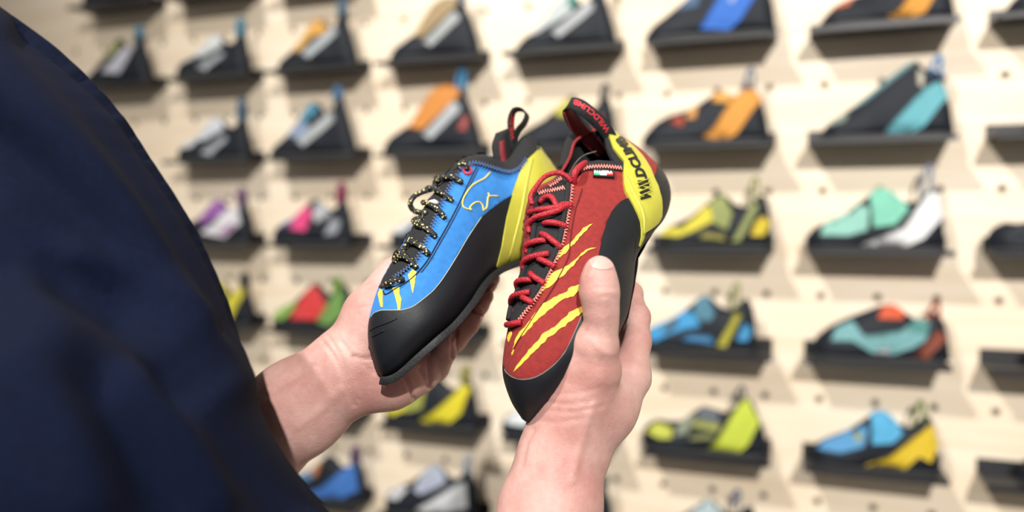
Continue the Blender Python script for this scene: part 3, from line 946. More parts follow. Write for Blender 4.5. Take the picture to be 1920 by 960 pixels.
def finish_body(t, V, F, info, opening, m, lining, regions):
    """the shoe's shell: the upper with its opening cut out, and the faces that belong to other parts (first polygon wins)"""
    x, y, d = to_px(np.array([sum((V[i] for i in f), Vector()) / len(f) for f in F]))
    vx, vy, _ = to_px(np.array(V))
    info = np.array(info)
    cut = pip(x, y, opening) & info
    owner = np.full(len(F), -1)
    for j in reversed(range(len(regions))):
        vin = pip(vx, vy, regions[j])
        allin = np.array([all(vin[i] for i in f) for f in F])
        owner[np.where(info, allin, pip(x, y, regions[j]))] = j
    o = mesh_obj('upper', *tidy(V, [f for f, c, w in zip(F, cut, owner) if not c and w < 0]), m, t)
    o.data.materials.append(lining)
    md = o.modifiers.new('wall', 'SOLIDIFY'); md.thickness = .0022; md.offset = -1; md.material_offset = 1; md.material_offset_rim = 0
    return [tidy(V, [f for f, c, w in zip(F, cut, owner) if not c and w == j]) for j in range(len(regions))]

def put(t, name, vf, m, smooth=True, parent=None):
    return mesh_obj(name, vf[0], vf[1], m, t if parent is None else parent, smooth) if parent is None else sub(name, vf, m, parent, smooth)

def sub(name, vf, m, parent, smooth=True):
    """sub-part: child of a part; parts carry world coordinates, so only the thing's offset counts"""
    o = mesh_obj(name, vf[0], vf[1], m, None, smooth)
    o.parent = parent
    return o

def jag(poly, step=5.0, amp=1.3):
    """torn edge: short steps, each pushed a little to the side"""
    out = []
    for i in range(len(poly)):
        a = np.array(poly[i]); b = np.array(poly[(i + 1) % len(poly)])
        l = np.hypot(*(b - a)); n = max(1, int(l / step))
        t = (b - a) / (l + 1e-9)
        for j in range(n):
            q = a + (b - a) * j / n
            if j: q = q + np.array([-t[1], t[0]]) * random.uniform(-amp, amp) + t * random.uniform(-1, 1)
            out.append(tuple(q))
    return out

# ---- blue shoe
BS = [(690, 648, 706, 700, .548, .548, .006, .006),
      (689, 620, 722, 707, .548, .548, .019, .019),
      (692, 592, 752, 696, .550, .550, .027, .027),
      (702, 556, 790, 662, .556, .554, .034, .034),
      (722, 512, 826, 630, .564, .560, .038, .037),
      (752, 462, 858, 602, .574, .570, .039, .038),
      (786, 402, 888, 566, .588, .582, .038, .037),
      (822, 350, 912, 530, .602, .596, .036, .035),
      (858, 304, 936, 507, .616, .610, .034, .033),
      (902, 290, 966, 494, .632, .626, .032, .031),
      (945, 297, 1002, 484, .646, .640, .031, .030),
      (990, 258, 1040, 470, .656, .652, .028, .027),
      (1028, 296, 1068, 438, .664, .662, .022, .021),
      (1060, 345, 1078, 402, .668, .668, .010, .010)]
BV, BF, BI, BSS = shoe_body(BS)
bsurf = Surf(BV, BF)
blue = empty('climbing_shoe', P(760, 700, .555), 'blue suede climbing shoe with black toe rand and speckled black laces, in the left hand', 'climbing shoe', 'climbing shoes held in the hands')
op_b = [(890, 296), (905, 297), (925, 302), (945, 309), (960, 308), (974, 297), (987, 279), (996, 264), (985, 245), (940, 270), (892, 278)]
rand_b = [(670, 612), (689, 603), (704, 588), (717, 583.5), (736, 583), (755, 582), (774, 576), (792, 563), (811, 547), (826, 529), (840, 508), (856, 482), (868, 461), (880, 441), (890, 425), (902, 408), (914, 397), (927, 387), (942, 376), (960, 366), (985, 400), (960, 450), (950, 492), (985, 520), (920, 580), (800, 705), (720, 740), (670, 700)]
heel_b = [(1000, 276), (1008, 262), (1040, 275), (1085, 330), (1095, 400), (1060, 455), (985, 484), (955, 493), (928, 500), (938, 462), (948, 408), (956, 378), (964, 350), (972, 330), (980, 314), (990, 294)]
shell = finish_body(blue, BV, BF, BI, op_b, BLUE, LINE, [heel_b, rand_b])
rb = put(blue, 'rand', join_vf([patch_vf(bsurf, rand_b, .0011), shell[1]]), RUB)
sub('rand_edge', tube_vf(line_on(bsurf, [(697, 595), (704, 587), (717, 582.5), (736, 582), (755, 581), (774, 575), (792, 562), (811, 546), (826, 528), (840, 507), (856, 481), (868, 460), (880, 440), (902, 407)], .0008, 5), .00028, 5), mat('pale glue line', (.45, .43, .30), .6), rb)
for pts in ([(695, 620), (710, 612), (728, 605), (745, 597)], [(699, 631), (712, 625), (722, 619)]):
    sub('rand_wrinkle', tube_vf(line_on(bsurf, pts, .0012, 5), .0006, 5), RUB, rb)
hb = put(blue, 'heel_band', join_vf([patch_vf(bsurf, heel_b, .0021), shell[0]]), YELR)
sub('band_fold', tube_vf(line_on(bsurf, [(996, 300), (985, 350), (972, 410), (950, 485)], .0018, 6), .0012, 6), YELR, hb)
# sole
pts, wid = [], []
for q in BSS[9:-14]:
    lx, ly, rx, ry, dl, dr, wf, wb = q
    v = np.array([rx - lx, ry - ly]); v /= np.hypot(*v)
    c = np.array([rx, ry]) + v * 1.0
    pts.append(P(c[0], c[1], dr)); wid.append(FW * (wf * .78 + .002))
so = put(blue, 'sole', ribbon_vf(pts, wid, .0052), SOLE)
md = so.modifiers.new('edge', 'BEVEL'); md.width = .0012; md.segments = 2
# collar, tongue, stitches
col_b = [(852, 322), (850, 296), (880, 278), (905, 280), (925, 285), (945, 290), (960, 285), (974, 270), (988, 250), (1005, 250), (1010, 278), (990, 300), (975, 320), (955, 327), (930, 322), (905, 313), (885, 309), (870, 315)]
cb = put(blue, 'collar_trim', both(bsurf, col_b, .0022, 4), KNIT)
sub('collar_stitching', tube_vf(line_on(bsurf, zigzag([(862, 322), (885, 311), (905, 314), (930, 322), (955, 327), (975, 318), (988, 300)], 4, 5.2), .0030, 2), .00032, 5), BLUS, cb)
ton_b = [(715, 541), (730, 534), (748, 521), (766, 506), (783, 487), (794, 462), (805, 437), (817, 407), (830, 378), (846, 347), (862, 324), (868, 310), (845, 312), (815, 345), (785, 385), (765, 425), (740, 462), (720, 492), (706, 520), (705, 536)]
tb = put(blue, 'throat_binding', both(bsurf, ton_b, .0016, 5), KNIT)
sub('throat_stitching', tube_vf(line_on(bsurf, zigzag([(742, 524), (762, 510), (783, 490), (797, 462), (808, 437), (820, 407), (833, 378), (849, 347), (864, 326)], 4, 6), .0026, 2), .00032, 5), BLUS, tb)
put(blue, 'stitched_seam', tube_vf(line_on(bsurf, [(893, 314), (880, 340), (865, 372), (850, 402), (835, 430), (820, 456), (803, 486), (786, 508), (770, 524), (748, 538), (724, 552), (719, 546)], .0002, 4), .0006, 5), SEAM)
put(blue, 'stitched_seam', tube_vf(line_on(bsurf, [(897, 316), (884, 342), (869, 374), (854, 404), (839, 432), (824, 458), (807, 488), (790, 511)], .0002, 4), .0004, 5), SEAM)
for poly in ([(713, 541), (718, 545), (717.5, 559), (717.5, 577), (715, 576), (711, 560), (708.5, 551)],
             [(736, 540), (749, 537), (749, 551), (753, 562), (750, 581), (746, 581), (745, 570), (741, 555)],
             [(765, 516), (774, 505), (781, 510), (778, 525), (777, 538), (774, 551), (771.5, 542), (769.5, 529)]):
    put(blue, 'claw_mark', patch_vf(bsurf, jag(poly, 4, .6), .0005, 3), YELP)
for pts in ([(919, 323), (909, 334), (896, 341), (886, 347)], [(888, 345), (879, 355), (869, 372), (867, 385), (873, 391), (885, 394)],
            [(884, 394), (881, 389), (889, 381), (898, 379), (904, 385), (906, 393)], [(905, 395), (912, 389), (914, 374), (917, 368), (934, 368)], [(917, 368), (915, 362)]):
    put(blue, 'panther_outline', tube_vf(line_on(bsurf, pts, .0003, 5), .00062, 6), YELP)
# eyelet ring
ce = (876, 321)
ring = [(ce[0] + 7 * math.cos(a), ce[1] + 7 * math.sin(a)) for a in np.linspace(0, 2 * math.pi, 20, endpoint=False)]
ey = put(blue, 'eyelet', tube_vf([bsurf.px(*q)[0] + bsurf.px(*q)[1] * .001 for q in ring], .0009, 6, closed=True), REDT)
def lace(t, surf, pts, r, m, hump=.0035, name='lace', ends=(.0015, .0015)):
    q = catmull(pts, len(pts) * 5)
    out = []
    n = len(q)
    for i, (x, y) in enumerate(q):
        f = i / (n - 1)
        h = ends[0] * (1 - f) + ends[1] * f + hump * math.sin(math.pi * f)
        p, nn = surf.px(x, y)
        back = (p - CAM).normalized()
        # outside the outline the lace stands off the edge
        d = (p - CAM).dot(FW)
        w = P(x, y, d)
        out.append((w if (w - p).length > .0008 else p) + nn * h)
    return put(t, name, tube_vf(out, r, 8), m)
BL_L = [[(866, 345), (855, 341), (842, 341), (828, 346), (812, 358)], [(849, 378), (838, 374), (826, 366), (812, 358), (800, 362)],
        [(812, 357), (794, 367), (783, 379), (780, 392), (788, 402), (803, 404)], [(834, 411), (824, 402), (812, 392), (802, 386), (796, 382)],
        [(817, 446), (806, 438), (797, 430), (790, 418), (796, 412)], [(800, 433), (788, 428), (784, 420), (790, 412)],
        [(804, 479), (792, 470), (780, 462), (770, 464), (758, 476)], [(788, 466), (778, 458), (772, 454)],
        [(782, 505), (774, 496), (764, 489), (754, 488), (744, 494)], [(770, 492), (760, 480), (752, 482), (742, 492)],
        [(758, 526), (748, 532), (738, 537), (724, 537)], [(846, 339), (830, 340), (818, 350)], [(876, 320), (868, 316), (861, 318)]]
for q in BL_L: lace(blue, bsurf, q, .0021, LACEB)
put(blue, 'lace_tip', tube_vf([P(806, 380, .57), P(814, 378, .568), P(820, 381, .57)], .0018, 8), WHITEP)
# pull tabs at the opening
def px_ribbon(pts, half, thick):
    """pts (px,py,d); half (dx px, dy px, dd m) half width"""
    A = catmull(pts, len(pts) * 5)
    hh = catmull(half, len(pts) * 5) if isinstance(half, list) else np.array([half] * len(A))
    V = [P(*a) for a in A]
    W = [P(a[0] + h[0], a[1] + h[1], a[2] + h[2]) - P(*a) for a, h in zip(A, hh)]
    return ribbon_vf(V, W, thick)
ear = [(946, 312, .632), (941, 285, .632), (939, 262, .634), (945, 246, .640), (951, 256, .650), (956, 285, .654), (960, 310, .654)]
p_ = put(blue, 'pull_tab', px_ribbon(ear, (15, -6, .004), .0022), KNIT)
sub('tab_lining', px_ribbon([(946, 306, .6305), (942, 284, .6305), (941, 264, .6325)], (5, -2, .001), .0008), LINE, p_)
lp = [(969, 305, .648), (963, 280, .642), (959, 252, .640), (958, 226, .640), (963, 209, .642), (972, 205, .645), (982, 208, .648), (988, 217, .650), (983, 231, .650), (971, 245, .652), (965, 262, .654), (974, 290, .656)]
p_ = put(blue, 'pull_loop', px_ribbon(lp, [(5, 2, .004)] * 4 + [(3, 3, .007)] * 8, .0016), KNIT)
ls = Surf(*px_ribbon(lp, [(5, 2, .004)] * 4 + [(3, 3, .007)] * 8, .0016))
sub('loop_lettering', text_on(ls, 'WILDC', [(961, 262), (958.5, 240), (961, 213)], (6, 7), .0004), REDT, p_, False)
put(blue, 'heel_padding', px_ribbon([(968, 300, .652), (975, 280, .654), (988, 268, .656), (1000, 275, .656), (1004, 290, .654)], (0, 7, .012), .008), KNIT)

# ---- red shoe
RS = [(979, 786, 993, 795, .520, .520, .005, .005),
      (958, 752, 1024, 768, .522, .522, .020, .022),
      (943, 705, 1062, 730, .526, .524, .030, .032),
      (944, 662, 1098, 694, .532, .528, .036, .038),
      (954, 606, 1142, 656, .540, .534, .040, .040),
      (966, 556, 1174, 596, .550, .544, .042, .040),
      (976, 500, 1187, 535, .558, .554, .042, .040),
      (981, 445, 1194, 482, .566, .566, .041, .040),
      (985, 395, 1218, 444, .574, .578, .040, .038),
      (1000, 356, 1247, 408, .584, .592, .038, .036),
      (1040, 332, 1258, 366, .596, .606, .036, .034),
      (1064, 298, 1246, 325, .606, .618, .033, .032),
      (1078, 262, 1205, 282, .614, .626, .026, .026),
      (1118, 240, 1158, 249, .622, .630, .012, .014)]
RV, RF, RI, RSS = shoe_body(RS, pl=2.4, pr=2.6)
rsurf = Surf(RV, RF)
red = empty('climbing_shoe', P(1000, 780, .522), 'red suede climbing shoe with yellow claw stripes and red laces, in the right hand', 'climbing shoe', 'climbing shoes held in the hands')
op_r = [(1068, 326), (1084, 312), (1100, 309), (1121, 305), (1150, 307), (1167, 312), (1160, 296), (1148, 281), (1142, 264), (1137, 245), (1110, 225), (1050, 250), (1045, 300), (1050, 325)]
rand_r = [(930, 684), (944, 686), (950, 699), (962, 708), (980, 712), (1000, 709), (1020, 699), (1040, 683), (1058, 662), (1072, 635), (1092, 590), (1108, 540), (1118, 500), (1124, 471), (1129, 445), (1138, 415), (1146, 398), (1154, 388), (1162, 380), (1170, 375), (1180, 372), (1196, 400), (1206, 425), (1225, 470), (1205, 540), (1190, 640), (1110, 740), (1000, 810), (960, 790), (930, 730)]
heelr = [(1233, 302), (1231, 322), (1224, 340), (1224, 352), (1228, 372), (1228, 400), (1216, 420), (1196, 432), (1190, 450), (1185, 500), (1215, 510), (1290, 440), (1290, 330), (1250, 295)]
shell = finish_body(red, RV, RF, RI, op_r, REDS, KNIT, [heelr, rand_r])
rr_ = put(red, 'rand', join_vf([patch_vf(rsurf, rand_r, .0011), shell[1]]), RUB)
sub('rand_edge', tube_vf(line_on(rsurf, [(948, 692), (951, 698), (963, 707), (980, 711), (1000, 708), (1020, 698), (1040, 682), (1058, 661), (1072, 634), (1092, 589)], .0008, 5), .00028, 5), mat('grey glue line', (.20, .19, .19), .6), rr_)
hr = put(red, 'heel_cup', join_vf([patch_vf(rsurf, heelr, .0013), shell[0]]), RUB)
sub('cup_seam', tube_vf(line_on(rsurf, [(1249, 340), (1244, 352), (1237, 366)], .0012, 6), .0005, 5), SOLE, hr)
band_r = [(1137, 242), (1142, 264), (1148, 281), (1160, 296), (1168, 306), (1167, 324), (1168, 347), (1171, 362), (1176, 371), (1185, 387), (1194, 406), (1198, 418), (1199, 430), (1198, 445), (1194, 463), (1198, 456), (1202, 447), (1205, 436), (1218, 427), (1230, 417), (1236, 406), (1237, 390), (1236, 374), (1230, 351), (1226, 343), (1217, 320), (1203, 296), (1188, 278), (1174, 266), (1153, 250)]
br = put(red, 'heel_band', patch_vf(rsurf, band_r, .0026, 4), YELR)
sub('band_fold', tube_vf(line_on(rsurf, [(1170, 330), (1183, 358), (1197, 388), (1203, 410), (1202, 440)], .0021, 6), .0013, 6), YELR, br)
wl = Surf(*patch_vf(rsurf, [(q[0] + 0, q[1]) for q in band_r], .0028, 4))
sub('brand_lettering', text_on(wl, 'WILDCLIMB', [(1211, 374), (1207, 346), (1199, 322), (1188, 300), (1178, 284), (1167, 268), (1158, 258)], (21, 15), .0004, bold=.05, shear=.25), BLKP, br, False)
for a in (((1199, 368), (1222, 358)), ((1198, 360), (1221, 350)), ((1196, 352), (1219, 342)), ((1194, 344), (1217, 335))):
    sub('lettering_slash', tube_vf([wl.px(*q)[0] + wl.px(*q)[1] * .0005 for q in np.linspace(a[0], a[1], 8)], .00045, 5), YELR, br)
for poly in ([(1111, 420), (1093, 428), (1080, 443), (1068, 457), (1058, 463), (1043, 475), (1038, 492), (1045, 487), (1052, 481), (1064, 471), (1073, 460), (1077, 458), (1090, 442), (1103, 427)],
             [(1118, 465), (1103, 467), (1090, 475), (1075, 490), (1060, 500), (1045, 507), (1034, 514), (1024, 524), (1016, 536), (1011, 544), (1002, 562), (1009, 554), (1018, 546), (1030, 539), (1038, 532), (1045, 524), (1060, 514), (1066, 506), (1075, 499), (1086, 482), (1101, 471)],
             [(1092, 529), (1078, 537), (1066, 541), (1064, 547), (1055, 551), (1045, 556), (1032, 563), (1019, 569), (1011, 580), (1004, 587), (996, 600), (989, 608), (980, 618), (972, 628), (966, 640), (963, 652), (960.5, 667), (963.5, 658), (967, 646), (974, 636), (986, 624), (994, 616), (1000, 606), (1006, 602), (1014, 594), (1022, 589), (1031, 580), (1039, 574), (1050, 565), (1060, 559), (1075, 556), (1088, 543), (1096, 537)],
             [(1096, 572), (1080, 580), (1067, 586), (1064, 592), (1052, 601), (1045, 609), (1034, 616), (1025, 622), (1016, 628), (1012, 636), (1001, 647), (992, 656), (985, 667), (973, 682), (963, 698), (977, 685), (984, 677), (990, 672), (995, 665), (1005, 656), (1014, 646), (1022, 641), (1026, 633), (1041, 625), (1046, 619), (1060, 612), (1066, 604), (1075, 599), (1090, 587), (1098, 580)],
             [(957, 616), (960, 626), (957, 634), (954, 642), (951, 634)]):
    put(red, 'claw_stripe', patch_vf(rsurf, jag(poly), .0005, 4), YELP)
for pts in ([(1091, 355), (1086, 372), (1078, 395), (1070, 440), (1066, 480), (1048, 520), (1030, 552), (1012, 578), (990, 612), (972, 640), (964, 655)], [(984, 380), (982, 430), (974, 520)]):
    put(red, 'stitched_seam', tube_vf(line_on(rsurf, pts, .0006, 4), .00045, 5), SEAMR)
ton_r = [(1003, 360), (1010, 360), (1022, 354), (1032, 345), (1040, 336), (1048, 329), (1058, 331), (1067, 336), (1069, 345), (1066, 362), (1063, 383), (1057, 413), (1052, 440), (1045, 467), (1040, 477), (1030, 503), (1017, 529), (1004, 557), (982, 580), (970, 603), (958, 606), (954, 598), (960, 572), (973, 544), (984, 507), (994, 475), (1001, 437), (1005, 392)]
tr = put(red, 'tongue', patch_vf(rsurf, ton_r, .0006, 4), KNIT)
for ea in ([(1066, 348), (1064, 370), (1059, 400), (1054, 430), (1048, 460), (1037, 487), (1024, 515), (1010, 545), (993, 570), (978, 590), (968, 604)],
           [(1005, 362), (1007, 392), (1003, 437), (997, 472), (986, 507), (975, 544), (963, 572), (957, 600)]):
    sub('throat_binding', tube_vf(line_on(rsurf, ea, .0012, 4), .0022, 8), KNIT, tr)
sub('tongue_stitching', tube_vf(line_on(rsurf, zigzag([(1011, 365), (1026, 361), (1042, 358), (1060, 354)], 4, 4.6), .0014, 2), .0004, 5), PINKS, tr)
sub('tongue_stitching', tube_vf(line_on(rsurf, zigzag([(1031, 352), (1044, 344), (1055, 336)], 4, 4.6), .0014, 2), .0004, 5), PINKS, tr)
put(red, 'throat_stitching', tube_vf(line_on(rsurf, zigzag([(1073, 346), (1070, 367), (1067, 391), (1063, 415), (1058, 441), (1051, 467), (1040, 494), (1027, 522), (1013, 550), (997, 574), (984, 590), (975, 604)], 4.4, 5.8), .0016, 2), .00042, 5), PINKS)
col_r = [(1064, 338), (1070, 322), (1084, 310), (1100, 307), (1121, 303), (1150, 305), (1169, 310), (1168, 322), (1140, 319), (1115, 319), (1098, 321), (1084, 330), (1076, 342)]
cr = put(red, 'collar_trim', patch_vf(rsurf, col_r, .0016, 4), KNIT)
sub('collar_stitching', tube_vf(line_on(rsurf, zigzag([(1084, 326), (1098, 319), (1115, 316), (1140, 316), (1166, 319)], 3.6, 5), .0022, 2), .0004, 5), PINKS, cr)
inner_r = [(1140, 262), (1147, 282), (1158, 297), (1167, 307), (1168, 320), (1158, 314), (1146, 300), (1138, 282), (1134, 262)]
put(red, 'heel_lining', patch_vf(rsurf, inner_r, .0018, 4), KNIT)
# woven label with flag
lab = [(1112, 320), (1150, 322), (1151, 336), (1112, 334)]
lo_ = put(red, 'woven_label', patch_vf(rsurf, lab, .0024, 4), BLKP)
for a, b, m in ((1113, 1124.3, GREENP), (1124.3, 1136, WHITEP), (1136, 1147.5, REDP)):
    sub('flag_stripe', patch_vf(rsurf, [(a, 326.2), (b, 326.6), (b, 333.4), (a, 333)], .0028, 4), m, lo_)
lsf = Surf(*patch_vf(rsurf, [(1105, 315), (1156, 315), (1156, 340), (1105, 340)], .0026, 4))
sub('label_lettering', text_on(lsf, 'PANTERA', [(1114, 322.6), (1130, 323), (1148, 323.6)], (5.6, 5.6), .0004), WHITEP, lo_, False)
for q, h in (([(994, 401), (1010, 399), (1030, 399), (1046, 396), (1058, 389), (1070, 386)], .003), ([(1014, 382), (1026, 378), (1036, 380), (1043, 390), (1046, 398)], .004),
          ([(996, 438), (998, 424), (1010, 415), (1028, 410), (1046, 404), (1058, 394), (1070, 388)], .004), ([(1022, 421), (1032, 423), (1046, 425), (1061, 427)], .003),
          ([(992, 475), (996, 464), (1010, 457), (1026, 452)], .003), ([(1017, 440), (1028, 447), (1040, 458), (1053, 467)], .003),
          ([(985, 506), (991, 494), (1006, 485), (1031, 477)], .003), ([(1013, 488), (1024, 494), (1041, 502)], .003),
          ([(974, 541), (982, 531), (1002, 526)], .003), ([(998, 514), (1008, 523), (1023, 534)], .003),
          ([(962, 571), (974, 559), (996, 549)], .003), ([(983, 560), (992, 565), (1002, 570)], .003), ([(954, 610), (966, 611), (980, 606)], .002)):
    lace(red, rsurf, q, .0022, LACER, hump=h)
V, F = tube_vf([P(*q) for q in catmull([(998, 384, .545), (995, 368, .547), (1006, 349, .552), (1022, 331, .558), (1044, 324, .562), (1060, 329, .562), (1072, 341, .562)], 30)], .0019, 8)
mesh_obj('lace', V, F, LACER, red)
V, F = tube_vf([P(*q) for q in catmull([(1076, 350, .566), (1076, 334, .562), (1079, 322, .562), (1088, 312, .570), (1098, 306, .582)], 24)], .0026, 8)
mesh_obj('lace', V, F, LACER, red)
put(red, 'wire_ring', tube_vf([P(*q) for q in catmull([(1066, 338, .570), (1070, 322, .575), (1081, 304, .582), (1096, 291, .588), (1120, 284, .594)], 30)], .0006, 6), SILV)
# far collar wall, pull loop
put(red, 'far_collar', px_ribbon([(1060, 318, .618), (1064, 300, .622), (1070, 275, .628), (1084, 255, .632), (1104, 244, .634)], (11, 6, .002), .006), KNIT)
lpath = [(1146, 262, .606), (1136, 244, .602), (1120, 226, .598), (1102, 210, .596), (1085, 198, .598), (1070, 194, .604), (1064, 205, .612), (1076, 226, .618), (1094, 247, .622), (1114, 268, .624), (1132, 286, .626)]
lhalf = [(9, -10, 0)] * 4 + [(8, -10, .001), (3, -10, .003), (8, -5, .004), (11, -9, .002), (12, -10, .001), (12, -10, 0), (10, -8, 0)]
pl_ = put(red, 'pull_loop', px_ribbon(lpath, lhalf, .0016), KNIT)
sub('loop_lining', px_ribbon([(x - 1, y + 2, d - .0015) for x, y, d in lpath[6:]], [(h[0] * .8, h[1] * .8, h[2]) for h in lhalf[6:]], .0006), LINE, pl_)
ls = Surf(*px_ribbon(lpath, lhalf, .0016))
sub('loop_lettering', text_on(ls, 'WILDCLIMB', [(1140, 246), (1124, 225), (1106, 208), (1088, 196), (1076, 191)], (11, 10), .0005), REDT, pl_, False)
sole_r = [(992, 790), (1020, 760), (1062, 724), (1096, 690), (1138, 652), (1170, 592), (1182, 534), (1190, 480), (1212, 442), (1238, 406), (1246, 366), (1232, 332), (1200, 330), (1170, 400), (1140, 450), (1130, 520), (1100, 580), (1050, 640), (1000, 700), (975, 745)]
put(red, 'sole', back_patch_vf(rsurf, sole_r, .0035, 6), SOLE)

# ------------------------------------------------------------------ the person
def skin_material():
    m = D.materials.new('pink skin'); m.use_nodes = True
    nt = m.node_tree; b = nt.nodes['Principled BSDF']
    b.inputs['Roughness'].default_value = .52; b.inputs['Specular IOR Level'].default_value = .35
    b.inputs['Subsurface Weight'].default_value = .12; b.inputs['Subsurface Radius'].default_value = (.008, .003, .0015); b.inputs['Subsurface Scale'].default_value = 1
    tc = nt.nodes.new('ShaderNodeTexCoord')
    def noise(sc, det, ro=.5):
        n = nt.nodes.new('ShaderNodeTexNoise'); n.inputs['Scale'].default_value = sc; n.inputs['Detail'].default_value = det; n.inputs['Roughness'].default_value = ro
        nt.links.new(tc.outputs['Object'], n.inputs[0]); return n
    n1, n2 = noise(26, 3), noise(170, 4, .65)
    r1 = nt.nodes.new('ShaderNodeValToRGB'); r1.color_ramp.elements[0].position = .34; r1.color_ramp.elements[1].position = .68
    r1.color_ramp.elements[0].color = (.47, .245, .215, 1); r1.color_ramp.elements[1].color = (.575, .365, .325, 1)
    nt.links.new(n1.outputs[0], r1.inputs[0])
    r2 = nt.nodes.new('ShaderNodeValToRGB'); r2.color_ramp.elements[0].position = .3; r2.color_ramp.elements[1].position = .7
    r2.color_ramp.elements[0].color = (.90, .84, .82, 1); r2.color_ramp.elements[1].color = (1, 1, 1, 1)
    nt.links.new(n2.outputs[0], r2.inputs[0])
    mx = nt.nodes.new('ShaderNodeMix'); mx.data_type = 'RGBA'; mx.blend_type = 'MULTIPLY'; mx.inputs['Factor'].default_value = 1
    nt.links.new(r1.outputs[0], mx.inputs['A']); nt.links.new(r2.outputs[0], mx.inputs['B']); nt.links.new(mx.outputs['Result'], b.inputs['Base Color'])
    v = nt.nodes.new('ShaderNodeTexVoronoi'); v.feature = 'DISTANCE_TO_EDGE'; v.inputs['Scale'].default_value = 620
    nt.links.new(tc.outputs['Object'], v.inputs['Vector'])
    n3 = noise(320, 4, .6)
    ad = nt.nodes.new('ShaderNodeMath'); ad.operation = 'MULTIPLY_ADD'; ad.inputs[1].default_value = .7
    nt.links.new(v.outputs['Distance'], ad.inputs[0]); nt.links.new(n3.outputs[0], ad.inputs[2])
    bp = nt.nodes.new('ShaderNodeBump'); bp.inputs['Strength'].default_value = .32; bp.inputs['Distance'].default_value = .0009
    nt.links.new(ad.outputs[0], bp.inputs['Height']); nt.links.new(bp.outputs[0], b.inputs['Normal'])
    return m
SKIN = skin_material()
NAIL = mat('fingernail', (.54, .34, .30), .42, noise=.04, nscale=100)
FLATV = (VIEW, .78)
# left hand: palm towards us, the blue shoe lying in it
left = []
left += chain([(300, 985, .625, 112), (480, 822, .585, 96), (560, 764, .572, 89), (650, 698, .566, 77)], .010, FLATV)
left += chain([(650, 698, .566, 76), (700, 660, .584, 66), (790, 612, .608, 60), (850, 560, .626, 52)], .010, (VIEW, .6))
left += chain([(668, 668, .564, 60), (708, 596, .570, 60), (748, 533, .584, 45), (790, 484, .612, 34), (826, 446, .632, 29), (846, 420, .640, 24)], .012)
left += chain([(672, 716, .566, 50), (730, 706, .574, 57), (782, 694, .588, 46)], .012)
left += chain([(772, 696, .592, 42), (812, 686, .596, 32), (832, 660, .586, 24), (837, 641, .578, 19)], .0015)
left += chain([(800, 650, .610, 40), (846, 634, .612, 30), (876, 606, .602, 24), (891, 588, .596, 18)], .0015)
left += chain([(820, 620, .618, 40), (868, 596, .622, 28), (896, 570, .614, 22), (908, 555, .608, 18)], .0015)
left += chain([(840, 590, .628, 36), (886, 556, .634, 27), (912, 532, .626, 20), (922, 522, .620, 16)], .0015)
LV, LF = sdf_mesh(left, .0016)
LV = relax(LV, LF, 3)
LV = creases(LV, LF, [
    ([(640, 640), (662, 668), (690, 690), (700, 700)], 3, 0.00090), ([(604, 640), (626, 668), (646, 710), (664, 760)], 4, 0.00120),
    ([(614, 628), (634, 662), (652, 704), (670, 750)], 3, 0.00090), ([(756, 700), (768, 724), (776, 748)], 3, 0.00240),
    ([(788, 690), (798, 712), (804, 726)], 3, 0.00180), ([(662, 668), (690, 672), (716, 660)], 3, 0.00150),
    ([(500, 742), (540, 716), (590, 686)], 6, 0.00105), ([(640, 600), (662, 580), (690, 574)], 5, 0.00045), ([(854, 622), (851, 645), (850, 672)], 3.5, 0.00450), ([(876, 574), (890, 584), (906, 590)], 3.5, 0.00450), ([(890, 548), (908, 540), (928, 534)], 3.5, 0.00390), ([(804, 668), (806, 700), (808, 728)], 3, 0.00240),
    ([(852, 640), (860, 650), (866, 656)], 2.5, 0.00090), ([(560, 800), (600, 770), (640, 730)], 9, -.0008)])

# right hand: back of the hand towards us, thumb on the red shoe, fingers behind it
right = []
right += chain([(968, 1400, .450, 150), (985, 1260, .466, 128), (1012, 1080, .492, 104), (1031, 957, .508, 92), (1056, 866, .518, 80)], .012, FLATV)
right += chain([(1046, 850, .518, 68), (1084, 762, .518, 62), (1116, 694, .506, 50)], .014)
right += chain([(1110, 692, .506, 46), (1121, 648, .500, 38), (1128, 606, .497, 30), (1127, 580, .495, 32), (1124, 548, .494, 36), (1123, 524, .495, 32.5), (1124, 507, .496, 28)], .004)
right += chain([(1086, 826, .524, 58), (1132, 764, .530, 58), (1176, 708, .542, 42)], .012)
right += chain([(1044, 744, .523, 45), (1067, 690, .515, 35), (1098, 646, .505, 26)], .012)
right += chain([(1060, 790, .530, 60), (1110, 740, .536, 60)], .014)
right += chain([(1178, 704, .542, 41), (1196, 640, .556, 23), (1196, 594, .570, 21), (1184, 550, .596, 19), (1150, 522, .618, 17), (1116, 512, .630, 15)], .006)
right += chain([(1090, 830, .536, 56), (1150, 762, .558, 46), (1186, 690, .574, 28), (1188, 640, .596, 24), (1160, 610, .616, 22), (1110, 590, .622, 19), (1084, 586, .620, 16)], .006)
right += chain([(1080, 836, .545, 52), (1138, 784, .572, 40), (1168, 720, .592, 27), (1150, 680, .610, 23), (1100, 652, .612, 20), (1070, 646, .608, 16)], .006)
right += chain([(1072, 840, .550, 46), (1118, 800, .582, 34), (1140, 750, .598, 22), (1110, 712, .604, 20), (1074, 694, .600, 17)], .006)
RHV, RHF = sdf_mesh(right, .0016)
RHV = relax(RHV, RHF, 3)
